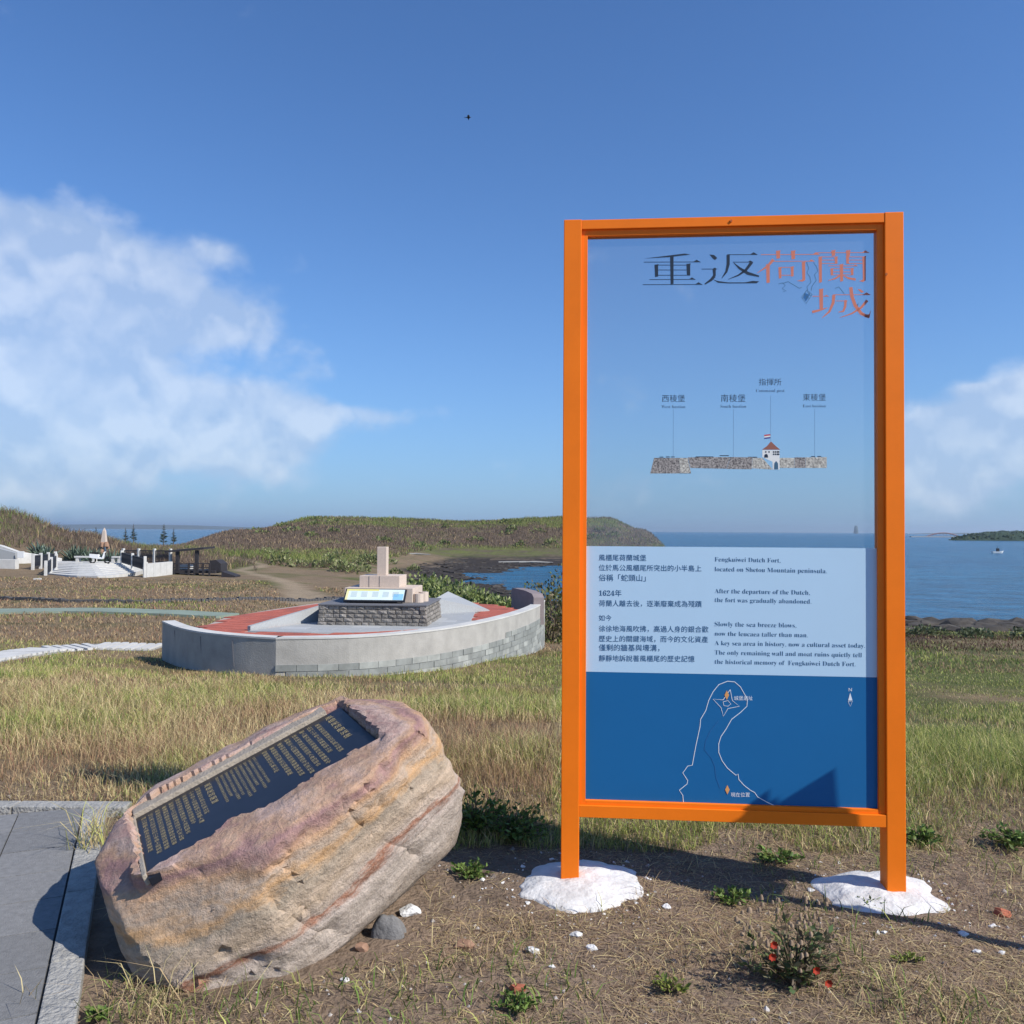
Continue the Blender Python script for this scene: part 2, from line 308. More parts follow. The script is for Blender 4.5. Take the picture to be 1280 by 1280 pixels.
def zone(x, y):                              # own colour of the soil and low cover
    n1 = fbm(x * .35, y * .35, 4, 31)[..., None]; n2 = fbm(x * 2.3, y * 2.3, 3, 5)[..., None]; u = (x / np.maximum(y, 3))[..., None]; Y = y[..., None]; h = ground(x, y)[..., None]
    soil = np.array([.245, .18, .13]); dry = np.array([.26, .19, .11]); heath = np.array([.255, .188, .12]); green = np.array([.10, .12, .036]); mud = np.array([.055, .046, .04]); sand = np.array([.36, .28, .19])
    lerp = lambda a, b, t: a + (b - a) * np.clip(t, 0, 1)
    c = soil * (.75 + .5 * n2)
    c = lerp(c, dry * (.7 + .6 * n2), (Y - 4.3) / 1.5)
    c = lerp(c, heath * (.75 + .5 * n2), (Y - 19) / 6)
    gm = np.clip((u - .0) * 4, 0, 1) * np.clip((Y - 5) / 4, 0, 1)
    c = lerp(c, green * (.8 + .5 * n2), np.clip(gm * .9 + (n1 - .52) * 3 * np.clip((Y - 4.5) / 2, 0, 1), 0, .9))
    c = lerp(c, np.array([.095, .062, .045]), ((u > .25) & (Y > 33) & (Y < 44)) * np.clip((n1 - .35) * 5, 0, 1))
    hill = np.clip((Y - 150) / 20, 0, 1) + np.clip((Y - 76) / 8, 0, 1) * (u < -.3)
    c = lerp(c, np.array([.15, .115, .082]) * (.7 + .6 * n2), hill)
    c = lerp(c, np.array([.15, .165, .055]) * (.8 + .4 * n2), hill * np.clip(np.clip((h - 2.0) * .6, 0, .95) + (n1 - .55) * 2.5 + np.clip((-1.6 - h) * .8, 0, .8), 0, 1))
    c = lerp(c, mud * (.6 + .8 * n2), np.clip((-3.55 - h) * 3 + (n1 - .5), 0, 1) * (u > -.25))
    c = lerp(c, sand * .8, np.clip(1.1 - np.abs(h + 3.95) * 9, 0, 1) * (u > -.12) * (u < .12) * (Y > 120) * (n1 > .5) * .6)
    d = seg_dist(x, y, TRAIL)[..., None]; wdt = np.interp(y, [30, 40, 75, 110], [2.1, 1.6, .8, .6])[..., None]
    c = lerp(c, sand * (.85 + .3 * n2), np.clip((wdt - d + (n2 - .5) * .8) * 2, 0, 1))
    return np.clip(c, 0, 1)
def grid_mesh(name, X, Y, Z):
    ny, nx = X.shape; v = np.stack([X, Y, Z], -1).reshape(-1, 3); idx = np.arange(ny * nx).reshape(ny, nx)
    q = np.stack([idx[:-1, :-1], idx[:-1, 1:], idx[1:, 1:], idx[1:, :-1]], -1).reshape(-1, 4)
    return np_mesh(name, v, q)
def np_mesh(name, v, q, cols=None):
    me = bpy.data.meshes.new(name); k = q.shape[1]; me.vertices.add(len(v)); me.vertices.foreach_set('co', np.ascontiguousarray(v, np.float32).ravel())
    me.loops.add(q.size); me.loops.foreach_set('vertex_index', q.astype(np.int32).ravel()); me.polygons.add(len(q))
    me.polygons.foreach_set('loop_start', np.arange(0, q.size, k, dtype=np.int32))
    me.update(calc_edges=True)
    if cols is not None:
        a = me.attributes.new('col', 'FLOAT_COLOR', 'POINT'); a.data.foreach_set('color', np.concatenate([cols, np.ones((len(cols), 1))], 1).astype(np.float32).ravel())
    return me
me = grid_mesh('ground', GX, GY, GZ); cols = zone(GX, GY).reshape(-1, 3)
a = me.attributes.new('col', 'FLOAT_COLOR', 'POINT'); a.data.foreach_set('color', np.concatenate([cols, np.ones((len(cols), 1))], 1).astype(np.float32).ravel())
M['ground'] = mat('soil', (1, 1, 1), .95, .1, attr=True, var=.45, scale=9, bump=1.0, bscale=45, detail=10)
tag(link('ground', me, M['ground'], None, True), kind='structure')

# sea
ms_ = bpy.data.materials.new('sea_water'); ms_.use_nodes = True; t = ms_.node_tree; p = t.nodes['Principled BSDF']
p.inputs['Base Color'].default_value = (.012, .095, .19, 1); p.inputs['Roughness'].default_value = .22; p.inputs['Specular IOR Level'].default_value = .15
tcn = t.nodes.new('ShaderNodeTexCoord'); mp = t.nodes.new('ShaderNodeMapping'); mp.inputs['Scale'].default_value = (.55, 1.0, 1); t.links.new(tcn.outputs['Object'], mp.inputs[0])
nn = t.nodes.new('ShaderNodeTexNoise'); nn.inputs['Scale'].default_value = .9; nn.inputs['Detail'].default_value = 8; nn.inputs['Roughness'].default_value = .6; t.links.new(mp.outputs[0], nn.inputs['Vector'])
bp = t.nodes.new('ShaderNodeBump'); bp.inputs['Strength'].default_value = 1; bp.inputs['Distance'].default_value = 1.1; t.links.new(nn.outputs['Fac'], bp.inputs['Height']); t.links.new(bp.outputs[0], p.inputs['Normal'])
nb = t.nodes.new('ShaderNodeTexNoise'); nb.inputs['Scale'].default_value = .012; nb.inputs['Detail'].default_value = 4
mp2 = t.nodes.new('ShaderNodeMapping'); mp2.inputs['Scale'].default_value = (.25, 1.0, 1); t.links.new(tcn.outputs['Object'], mp2.inputs[0]); t.links.new(mp2.outputs[0], nb.inputs['Vector'])
mxs = t.nodes.new('ShaderNodeMix'); mxs.data_type = 'RGBA'; t.links.new(nb.outputs['Fac'], mxs.inputs[0]); mxs.inputs[6].default_value = (.007, .070, .18, 1); mxs.inputs[7].default_value = (.018, .15, .255, 1)
nr = t.nodes.new('ShaderNodeTexNoise'); nr.inputs['Scale'].default_value = .55; nr.inputs['Detail'].default_value = 7; nr.inputs['Roughness'].default_value = .7; mp3 = t.nodes.new('ShaderNodeMapping'); mp3.inputs['Scale'].default_value = (.35, 1, 1); t.links.new(tcn.outputs['Object'], mp3.inputs[0]); t.links.new(mp3.outputs[0], nr.inputs['Vector'])
rpl = t.nodes.new('ShaderNodeMapRange'); rpl.inputs[1].default_value = .35; rpl.inputs[2].default_value = .65; rpl.inputs[3].default_value = .45; rpl.inputs[4].default_value = 1.35; t.links.new(nr.outputs['Fac'], rpl.inputs[0])
hsv = t.nodes.new('ShaderNodeHueSaturation'); t.links.new(mxs.outputs[2], hsv.inputs['Color']); t.links.new(rpl.outputs[0], hsv.inputs['Value']); t.links.new(hsv.outputs[0], p.inputs['Base Color'])
S = 24000
tag(ob('sea', [(-S, -S, SEA), (S, -S, SEA), (S, S, SEA), (-S, S, SEA)], [(0, 1, 2, 3)], ms_), kind='structure')

# ------------------------------------------------------------------ paved path in the lower left corner
pv = ob('pavement', [], [], M['joint'])
o = pv; base = MB()
def pp(u_, v_, z): return PAVE_A + PAVE_DIR * u_ + PAVE_X * v_ + Vector((0, 0, z))
bpy.data.objects.remove(pv)
poly = [pp(.0, -.05, -.2), pp(5.2, -.05, -.2), pp(5.2, -4.6, -.2), pp(0, -4.6, -.2)]
yb = PAVE_A.y - .075
def v_end(v): return max(0.0, (PAVE_A.y + PAVE_X.y * v - yb) / .918)      # where the far edge (square to the view) cuts a strip
e0 = pp(v_end(-.06), -.06, 0); e1 = pp(v_end(-4.5), -4.5, 0)
pv = MB().prism([(e0.x, e0.y, -.18), tuple(pp(5.2, -.06, -.18)), tuple(pp(5.2, -4.5, -.18)), (e1.x, e1.y, -.18)], (0, 0, .19)).build('pavement', mat('dark_joint', (.05, .05, .052), .95), None)
tag(pv, kind='structure')
T_ = .30
for i in range(15):
    v1 = -.11 - i * T_; v0 = v1 - T_
    for j in range(-2, 18):
        off = .15 * (i % 2) * 0
        u0 = j * T_ + off; u1 = u0 + T_; g = .003
        ua0 = max(u0 + g, v_end(v0 + g) + .002); ua1 = max(u0 + g, v_end(v1 - g) + .002); ub = u1 - g
        if ub - max(ua0, ua1) < .02: continue
        dz = random.uniform(-.0015, .0015); b = MB()
        b.prism([pp(ua0, v0 + g, .002), pp(ub, v0 + g, .002), pp(ub, v1 - g, .002), pp(ua1, v1 - g, .002)], (0, 0, .018 + dz))
        b.build('paver', random.choice([M['paver'], M['paver'], M['paver2']]), pv)
for k in range(9):                            # kerb stones along the right edge
    b = MB(); u0 = -.02 + k * .6; u0 = max(u0, v_end(-.1) + .01)
    b.prism([pp(u0, -.105, -.15), pp(k * .6 + .575, -.105, -.15), pp(k * .6 + .575, .0, -.15), pp(u0, .0, -.15)], (0, 0, .172 + random.uniform(-.003, .003))).build('kerb_stone', M['kerb'], pv, bevel=.006)
for k in range(9):                            # and along the far edge
    x1 = e0.x + .16 - k * .6; b = MB(); b.box(x1 - .592, yb + .004, -.15, x1, yb + .105, .022 + random.uniform(-.003, .003)).build('kerb_stone', M['kerb'], pv, bevel=.006)

# ------------------------------------------------------------------ orange framed sign
SL = at_z(701, 1094, .05); SR = at_z(1133, 1111, .05)
ex = Vector((SR.x - SL.x, SR.y - SL.y, 0)); SW = ex.length; ex.normalize(); ez = Vector((0, 0, 1)); en = ez.cross(ex) ; en = -en if en.y > 0 else en    # en points to the viewer
def plane_hit(px, py, off=0.0):               # line of sight onto the sign's plane, off metres proud of its front
    d = ray(px, py); o = SL + en * off; return EYE + d * ((o - EYE).dot(en) / d.dot(en))
def st(P): q = P - SL; return q.dot(ex), q.z
HT = (st(plane_hit(707, 275))[1] + st(plane_hit(1131, 264))[1]) / 2
sign = thing('information_sign', SL + ex * SW / 2, 'tall orange framed glass information sign standing on two white mortar footings', 'sign')
def sbox(s0, t0, s1, t1, n0, n1):             # box in sign coordinates (n0 back .. n1 front)
    P = lambda s, n, t_: SL + ex * s + en * n + ez * t_
    return MB().hexa([P(s0, n1, t0), P(s1, n1, t0), P(s1, n0, t0), P(s0, n0, t0), P(s0, n1, t1), P(s1, n1, t1), P(s1, n0, t1), P(s0, n0, t1)])
PW = .076; BOT0 = st(plane_hit(760, 1023))[1]; BOT1 = BOT0 + .05
sbox(0, -.03, PW, HT, -.085, 0).build('post', M['orange'], sign, bevel=.003)
sbox(SW - PW, -.03, SW, HT, -.085, 0).build('post', M['orange'], sign, bevel=.003)
sbox(PW, HT - .042, SW - PW, HT - .002, -.083, -.002).build('top_rail', M['orange'], sign, bevel=.002)
sbox(PW, BOT0, SW - PW, BOT1, -.083, -.002).build('bottom_rail', M['orange'], sign, bevel=.002)
BD = .026; i0 = PW; i1 = SW - PW; j0 = BOT1; j1 = HT - .042
bead = [(i0, j0, i0 + BD, j1), (i1 - BD, j0, i1, j1), (i0 + BD, j1 - BD, i1 - BD, j1), (i0 + BD, j0, i1 - BD, j0 + .018)]
for q in bead: sbox(*q, -.06, -.014).build('glazing_bead', M['orange'], sign, bevel=.0015)
for s_, t_ in ((SW * .5, HT - .022), (SW - PW * .93, HT - .26)):
    q_ = SL + ex * s_ + ez * t_; MB().tube([q_ - en * .004, q_ + en * .0025], .0055, 8).build('screw', M['orange_dark'], sign)
GN = -.034                                    # front of the pane
mg = bpy.data.materials.new('clear_glass'); mg.use_nodes = True; t = mg.node_tree; t.nodes.clear()
tr = t.nodes.new('ShaderNodeBsdfTransparent'); tr.inputs[0].default_value = (.93, .955, .965, 1); gl = t.nodes.new('ShaderNodeBsdfGlossy'); gl.inputs['Roughness'].default_value = .02
df = t.nodes.new('ShaderNodeBsdfDiffuse'); df.inputs[0].default_value = (.55, .62, .70, 1); fr = t.nodes.new('ShaderNodeFresnel'); fr.inputs[0].default_value = 1.45
m1 = t.nodes.new('ShaderNodeMixShader'); m1.inputs[0].default_value = .07; t.links.new(tr.outputs[0], m1.inputs[1]); t.links.new(df.outputs[0], m1.inputs[2])
m2 = t.nodes.new('ShaderNodeMixShader'); t.links.new(fr.outputs[0], m2.inputs[0]); t.links.new(m1.outputs[0], m2.inputs[1]); t.links.new(gl.outputs[0], m2.inputs[2])
om = t.nodes.new('ShaderNodeOutputMaterial'); t.links.new(m2.outputs[0], om.inputs[0])
pane = sbox(i0 + .008, j0 + .006, i1 - .008, j1 - .008, GN - .006, GN).build('glass_pane', mg, sign)
PT = st(plane_hit(915, 684, GN))[1]; PM = st(plane_hit(915, 843, GN))[1]
panel_t = sbox(i0 + .01, PM, i1 - .01, PT, GN + .0006, GN + .002).build('text_panel', M['white_print'], sign)
panel_m = sbox(i0 + .01, j0 + .008, i1 - .01, PM - .0004, GN + .0006, GN + .002).build('map_panel', M['blue_print'], sign)
NG = GN + .0008; NP = GN + .0028              # print on glass, print on the panels

def text_mesh(body, mono=False, spacing=1.0, vertical=False, thin=0):
    c = bpy.data.curves.new('glyphs', 'FONT'); c.body = body; c.size = 1; c.space_line = spacing; c.offset = -thin; c.resolution_u = 3
    o_ = bpy.data.objects.new('glyphs', c); COL.objects.link(o_); dg = bpy.context.evaluated_depsgraph_get()
    me_ = bpy.data.meshes.new_from_object(o_.evaluated_get(dg)); bpy.data.objects.remove(o_); bpy.data.curves.remove(c)
    me_.materials.clear(); return me_
def serif(tx):
    r = ''
    for ch in tx:
        if 'A' <= ch <= 'Z': r += chr(0x1D400 + ord(ch) - 65)
        elif 'a' <= ch <= 'z': r += chr(0x1D41A + ord(ch) - 97)
        elif '0' <= ch <= '9': r += chr(0x1D7CE + ord(ch) - 48)
        else: r += ch
    return r
def print_text(body, x0, yc, x1, m, parent, name='lettering', hpx=None, n=NP, thin=0, y1=None):
    """one line of lettering from pixel x0 to x1 centred on pixel row yc, laid on the sign's plane"""
    me_ = text_mesh(body, thin=thin); co = np.zeros(len(me_.vertices) * 3); me_.vertices.foreach_get('co', co); co = co.reshape(-1, 3)
    A = plane_hit(x0, yc, n); B = plane_hit(x1, yc if y1 is None else y1, n); mn = co.min(0); mx = co.max(0)
    k = (B - A).length / (mx[0] - mn[0]); ky = k
    if hpx: ky = (plane_hit(x0, yc - hpx / 2, n) - plane_hit(x0, yc + hpx / 2, n)).length / (mx[1] - mn[1])
    mid = .36 if not hpx else (mn[1] + mx[1]) / 2
    d = (B - A).normalized(); out = np.array(A)[None] + (co[:, :1] - mn[0]) * k * np.array(d)[None] + (co[:, 1:2] - mid) * ky * np.array(ez)[None]
    me_.vertices.foreach_set('co', out.ravel()); me_.update(); return link(name, me_, m, parent)
def crop(ox, oy, s): return lambda x, y: (ox + x * s, oy + y * s)
C2 = crop(690, 660, .359375); C4 = crop(800, 460, .1953125); C3 = crop(800, 300, .234375)
zh = [('風櫃尾荷蘭城堡', 103, 328), ('位於馬公風櫃尾所突出的小半島上', 138, 520), ('俗稱「蛇頭山」', 173, 326), ('1624年', 226, 242), ('荷蘭人離去後，逐漸廢棄成為殘蹟', 262, 521),
      ('如今', 313, 207), ('徐徐地海風吹拂，高過人身的銀合歡', 350, 544), ('歷史上的關鍵海域，而今的文化資產', 385, 543), ('僅剩的牆基與壕溝，', 416, 374), ('靜靜地訴說著風櫃尾的歷史記憶', 453, 496)]
for tx, y, x1 in zh:
    a_ = C2(163, y); b_ = C2(x1, y + (x1 - 163) * .008); print_text(serif(tx), a_[0], a_[1], b_[0], M['navy_ink'], panel_t, 'chinese_text_line', y1=b_[1])
en_l = [('Fengkuiwei Dutch Fort,', 108, 795), ('located on Shetou Mountain peninsula.', 142, 956), ('After the departure of the Dutch,', 218, 897), ('the fort was gradually abandoned.', 249, 902),
        ('Slowly the sea breeze blows,', 333, 850), ('now the leucaea taller than man.', 366, 890), ('A key sea area in history, now a cultural asset today.', 399, 1089), ('The only remaining wall and moat ruins quietly tell', 432, 1078), ('the historical memory of  Fengkuiwei Dutch Fort.', 464, 1056)]
for tx, y, x1 in en_l:
    a_ = C2(566, y); b_ = C2(x1, y + (x1 - 566) * .018); print_text(serif(tx), a_[0], a_[1], b_[0], M['navy_ink'], panel_t, 'english_text_line', y1=b_[1], thin=.012)
for tx, x0, x1, y in (('西稜堡', 140, 288, 195), ('南稜堡', 518, 675, 194), ('指揮所', 760, 905, 90), ('東稜堡', 1042, 1190, 188)):
    a_ = C4(x0, y); print_text(tx, a_[0], a_[1], C4(x1, y)[0], M['ink'], pane, 'chinese_caption', n=NG)
for tx, x0, x1, y in (('West bastion', 137, 290, 247), ('South bastion', 515, 680, 245), ('Command post', 742, 925, 144), ('East bastion', 1042, 1188, 242)):
    a_ = C4(x0, y); print_text(serif(tx), a_[0], a_[1], C4(x1, y)[0], M['ink'], pane, 'english_caption', n=NG, thin=.010)
def pshape(pts, cv, m, parent, name, n=NG, th=.0004):   # flat printed outline
    return MB().prism([plane_hit(*cv(*q), n) for q in pts], en * th).build(name, m, parent)
def pline(b, pts, cv, wpx, n=NG, th=.0003):             # printed line: one thin quad per run
    P = [plane_hit(*cv(*q), n) for q in pts]; wd = (wpx if isinstance(wpx, (list, tuple)) else [wpx] * len(pts)); k = (plane_hit(900, 500, n) - plane_hit(901, 500, n)).length
    Lf, Rt = [], []
    for i, q in enumerate(P):
        d = (P[min(i + 1, len(P) - 1)] - P[max(i - 1, 0)]).normalized(); nn_ = d.cross(en).normalized() * wd[i] * k / 2; Lf.append(q + nn_); Rt.append(q - nn_)
    for i in range(len(P) - 1): b.prism([Lf[i], Lf[i + 1], Rt[i + 1], Rt[i]], en * th)
    return b
for x, ya, yb_ in ((213, 265, 572), (598, 265, 570), (836, 180, 470), (1118, 262, 570)):
    pline(MB(), [(x, ya), (x, yb_)], C4, .42).build('leader_line', M['leader_ink'], pane)
for pts, m_ in (([(90, 575), (305, 575), (327, 675), (65, 675)], 'rubble_dark'), ([(306, 572), (578, 570), (552, 645), (322, 640)], 'rubble_dark'), ([(579, 570), (720, 572), (715, 648), (553, 646)], 'rubble_dark'),
                ([(721, 575), (783, 575), (850, 650), (716, 642)], 'rubble_light'), ([(894, 575), (988, 575), (988, 640), (894, 640)], 'rubble_light'), ([(989, 572), (1060, 572), (1058, 640), (989, 640)], 'rubble_dark'), ([(1061, 572), (1195, 570), (1195, 640), (1059, 640)], 'rubble_light')):
    pshape(pts, C4, M[m_], pane, 'printed_rampart')
pshape([(250, 577), (303, 577), (322, 673), (258, 673)], C4, M['rubble_light'], pane, 'printed_rampart', n=NG + .0006)
pshape([(783, 526), (893, 526), (893, 650), (850, 650), (848, 600), (783, 570)], C4, M['plaster'], pane, 'printed_tower', n=NG + .0006)
pshape([(838, 470), (870, 500), (898, 523), (780, 523), (812, 500)], C4, M['roof_print'], pane, 'printed_roof', n=NG + .0012)
b = MB()
for x, y in [(805, 537), (826, 537)] + [(x_, y_) for y_ in (537, 552) for x_ in (855, 867, 879, 888)]:
    b.prism([plane_hit(*C4(x + dx, y + dy), NG + .0012) for dx, dy in ((-4, -5), (4, -5), (4, 5), (-4, 5))], en * .0003)
b.build('printed_windows', M['ink'], pane)
pshape([(795, 573), (797, 555), (807, 549), (817, 555), (820, 573)], C4, M['ink'], pane, 'printed_arch', n=NG + .0012)
pshape([(859, 648), (860, 610), (871, 595), (883, 610), (885, 648)], C4, M['grey_blue_ink'], pane, 'printed_arch', n=NG + .0012)
for k, m_ in enumerate(('red_print', 'plaster', 'navy_print')): pshape([(795, 428 + 9 * k), (834, 423 + 9 * k), (834, 432 + 9 * k), (795, 437 + 9 * k)], C4, M[m_], pane, 'printed_flag_stripe')
b = MB()
for x0, x1, y in ((125, 150, 570), (165, 190, 569), (198, 222, 569), (510, 568, 561), (1095, 1120, 567), (1135, 1160, 566), (355, 470, 569), (690, 750, 571)): pline(b, [(x0, y), (x1, y)], C4, 1.1)
tag(b.build('printed_cannons', M['ink'], pane), kind='stuff')
# title characters, stroke by stroke
def strokes(H, V, P, Q, m_, name):
    b = MB()
    for x0, x1, y, *sf in H:
        pline(b, [(x0, y), (x1, y - (1 if x1 - x0 > 200 else 0))], C3, .85)
        if sf: b.prism([plane_hit(*C3(*q), NG + .0001) for q in ((x1 - 42 * sf[0], y + 1), (x1 - 20 * sf[0], y - 13 * sf[0]), (x1 + 3, y + 1))], en * .0004)
    for x0, x1, y0, y1 in V: b.prism([plane_hit(*C3(*q), NG + .0002) for q in ((x0 - 3, y0), (x1 + 3, y0 - 3), (x1, y0 + 6), (x1, y1 - 3), (x0, y1))], en * .0004)
    for q in P: b.prism([plane_hit(*C3(*v_), NG + .0003) for v_ in q], en * .0004)
    for pts, wd in Q: pline(b, pts, C3, wd, n=NG + .0004)
    return b.build(name, M[m_], pane)
strokes([(20, 322, 118, 1), (80, 268, 134), (80, 268, 160), (80, 268, 188), (50, 295, 211, .9), (15, 332, 238, 1)], [(163, 179, 86, 237), (80, 97, 132, 198), (250, 268, 128, 190)], [[(20, 99), (240, 72), (270, 78), (150, 92)]], [], 'ink', 'title_character')
strokes([(328, 410, 155, .6), (465, 626, 78, 1), (495, 602, 118, .7)], [(390, 404, 157, 195)], [[(370, 77), (395, 80), (412, 96), (400, 107), (388, 100)], [(385, 208), (412, 218), (470, 226), (560, 226), (600, 218), (636, 220), (622, 231), (470, 232), (415, 228)]],
        [([(397, 192), (380, 212), (345, 236)], [4, 3.4, 1.5]), ([(470, 80), (470, 130), (460, 170), (436, 204)], [4.2, 4, 3, .6]), ([(596, 118), (565, 160), (525, 188), (470, 210)], [4, 3.4, 2, .5]), ([(500, 122), (530, 150), (575, 178), (635, 194)], [.8, 3, 4.2, 2])], 'ink', 'title_character')
strokes([(645, 958, 78, 1), (715, 930, 114, .8), (745, 815, 146), (745, 815, 188)], [(728, 747, 58, 100), (808, 827, 58, 104), (675, 692, 130, 230), (741, 754, 146, 206), (806, 819, 143, 196), (866, 881, 118, 216)], [[(880, 215), (866, 222), (836, 218), (866, 211)]], [([(712, 104), (680, 140), (625, 176)], [4, 2.6, .5])], 'coral_ink', 'title_character')
strokes([(940, 1222, 68, 1), (957, 1053, 90), (957, 1053, 107), (957, 1053, 125), (1102, 1200, 90), (1102, 1200, 107), (1102, 1200, 125), (1005, 1160, 138, .6), (1018, 1138, 153), (1018, 1138, 170), (1018, 1138, 186)],
        [(1023, 1041, 56, 86), (1101, 1120, 56, 86), (955, 970, 90, 228), (1040, 1053, 90, 128), (1101, 1114, 86, 128), (1189, 1204, 88, 218), (1068, 1083, 130, 222), (1018, 1030, 153, 190), (1126, 1138, 151, 187)], [[(1204, 215), (1190, 224), (1168, 219), (1190, 211)]],
        [([(1068, 188), (1042, 205), (1003, 217)], [2.6, 2, .5]), ([(1083, 188), (1110, 203), (1150, 211)], [.6, 2.4, 3])], 'coral_ink', 'title_character')
strokes([(920, 1006, 300, .6), (1030, 1228, 292, 1), (1045, 1106, 325, .5)], [(958, 976, 262, 370)], [[(1160, 262), (1178, 264), (1195, 278), (1180, 281)], [(1176, 388), (1200, 398), (1222, 396), (1232, 372), (1224, 416), (1200, 412)]],
        [([(918, 384), (960, 374), (1000, 361)], [3.2, 2.4, .6]), ([(1034, 294), (1030, 335), (1010, 382), (970, 416)], [4, 3.6, 2.6, .5]), ([(1096, 326), (1094, 355), (1084, 380), (1058, 385)], [3.2, 3, 2.6, .8]), ([(1124, 252), (1130, 300), (1148, 350), (1180, 392), (1222, 412)], [4.2, 4.2, 4.2, 4, 3]), ([(1212, 322), (1180, 360), (1130, 392), (1065, 414)], [3.6, 2.8, 1.8, .5])], 'coral_ink', 'title_character')
b = MB()
for q in ([(890, 268), (918, 290), (885, 340), (862, 305), (890, 268)], [(876, 290), (902, 312)], [(880, 284), (868, 312)], [(906, 282), (878, 326)], [(893, 276), (910, 298)], [(895, 268), (890, 250), (912, 225), (905, 195), (890, 175), (900, 150), (888, 118)],
          [(912, 270), (918, 245), (940, 215), (930, 185), (948, 165), (940, 140), (925, 120)], [(738, 235), (760, 228), (775, 243), (758, 258), (780, 272), (762, 276)], [(760, 232), (790, 222), (820, 240), (850, 258), (862, 252)], [(1040, 258), (1060, 250), (1078, 272), (1090, 290)], [(1155, 352), (1164, 338), (1158, 360)]): pline(b, q, C3, .7)
tag(b.build('kite_drawing', M['grey_blue_ink'], pane), kind='stuff')
pshape([(880, 282), (905, 293), (885, 328), (870, 305)], C3, M['trail_ink'], pane, 'printed_kite', n=NG - .0001, th=.0003)
# map
outl = [(458, 962), (455, 930), (443, 912), (470, 890), (472, 878), (455, 852), (472, 828), (488, 825), (500, 760), (515, 690), (517, 665), (535, 635), (545, 600), (560, 570), (580, 545), (610, 533), (635, 535), (655, 552), (668, 575), (680, 595), (678, 620), (655, 642), (625, 665), (605, 700), (588, 725), (580, 750), (580, 780), (592, 810), (610, 835), (630, 852), (640, 860), (647, 855), (650, 875), (668, 895), (690, 912), (705, 920), (715, 935), (750, 955), (785, 970)]
pline(MB(), outl, C2, .8, n=NP).build('coast_outline', M['white_ink'], panel_m)
pline(pline(MB(), [(620, 562), (627, 600), (652, 620), (612, 628), (596, 655), (588, 625), (560, 595), (595, 598), (620, 562)], C2, .7, n=NP), [(595, 605), (612, 600), (622, 612), (612, 620), (598, 618), (595, 605)], C2, .6, n=NP).build('fort_outline', M['white_ink'], panel_m)
pline(MB(), [(580, 670), (552, 705), (535, 740), (530, 770), (555, 800), (567, 830), (570, 865), (585, 905)], C2, .5, n=NP).build('trail_line', M['trail_ink'], panel_m)
for x, y in ((608, 581), (610, 910)): pshape([(x, y - 16), (x + 8, y), (x, y + 17), (x - 8, y)], C2, M['amber_ink'], panel_m, 'map_marker', n=NP + .0004)
for tx, x0, x1, y in (('城堡遺址', 633, 698, 592), ('現在位置', 622, 688, 928)): a_ = C2(x0, y); print_text(tx, a_[0], a_[1], C2(x1, y)[0], M['white_ink'], panel_m, 'map_caption')
a_ = C2(1032, 562); print_text('N', a_[0], a_[1], C2(1043, 562)[0], M['white_ink'], panel_m, 'north_letter')
pshape([(1037, 573), (1045, 600), (1030, 600)], C2, M['white_ink'], panel_m, 'north_arrow', n=NP)
pline(MB(), [(1030, 603), (1045, 603), (1037, 620), (1030, 603)], C2, .5, n=NP).build('north_arrow', M['white_ink'], panel_m)

def lump(c, rx, ry, h, seed, n=40, rings=14, rough=.12, skirt=.04):      # irregular mound or stone: flat-bottomed
    v, f = [], []
    for i in range(rings + 1):
        a = i / rings
        for k in range(n):
            th = 2 * math.pi * k / n; rr = 1 + rough * 2 * (float(vnoise(math.cos(th) * 2 + 9, math.sin(th) * 2 + seed, seed)) - .5) + rough * (float(vnoise(math.cos(th) * 6 + 9, math.sin(th) * 6, seed + 3)) - .5)
            rad = (1 - a) ** .8 if i < rings else 0.0
            x = c[0] + rx * rr * rad * math.cos(th); y = c[1] + ry * rr * rad * math.sin(th)
            z = c[2] + h * (1 - rad ** 3.2) * (1 + rough * 2.4 * (float(fbm(x * 16 + seed, y * 16, 3, seed)) - .5)) - (skirt if i == 0 else 0); v.append((x, y, z))
    for i in range(rings):
        for k in range(n): f.append((i * n + k, i * n + (k + 1) % n, (i + 1) * n + (k + 1) % n, (i + 1) * n + k))
    return v, f
def chip(c, rx, ry, rz, seed, n=14):         # angular broken stone
    r_ = random.Random(seed); bm_ = bmesh.new()
    for _ in range(n):
        d_ = Vector((r_.gauss(0, 1), r_.gauss(0, 1), r_.gauss(0, 1))).normalized() * r_.uniform(.75, 1.05); bm_.verts.new((c[0] + d_.x * rx, c[1] + d_.y * ry, c[2] + d_.z * rz))
    bmesh.ops.convex_hull(bm_, input=bm_.verts); bmesh.ops.delete(bm_, geom=[v for v in bm_.verts if not v.link_faces], context='VERTS'); bm_.verts.index_update()
    v = [tuple(q.co) for q in bm_.verts]; f = [tuple(q.index for q in g.verts) for g in bm_.faces]; bm_.free(); return v, f
for k, (px, py, lab) in enumerate(((720, 1094, 'white mortar footing under the left post, nearer the boulder'), (1094, 1108, 'white mortar footing under the right post, near the right edge'))):
    c = at_z(px, py, .03); v, f = lump((c.x + .01, c.y + .0, -.005),   .27, .25, .046, 5 + k * 7, 64, 22, .16)
    tag(ob('mortar_footing', v, f, M['lime'], None, True), lab, 'footing', 'mortar footings of the orange sign')

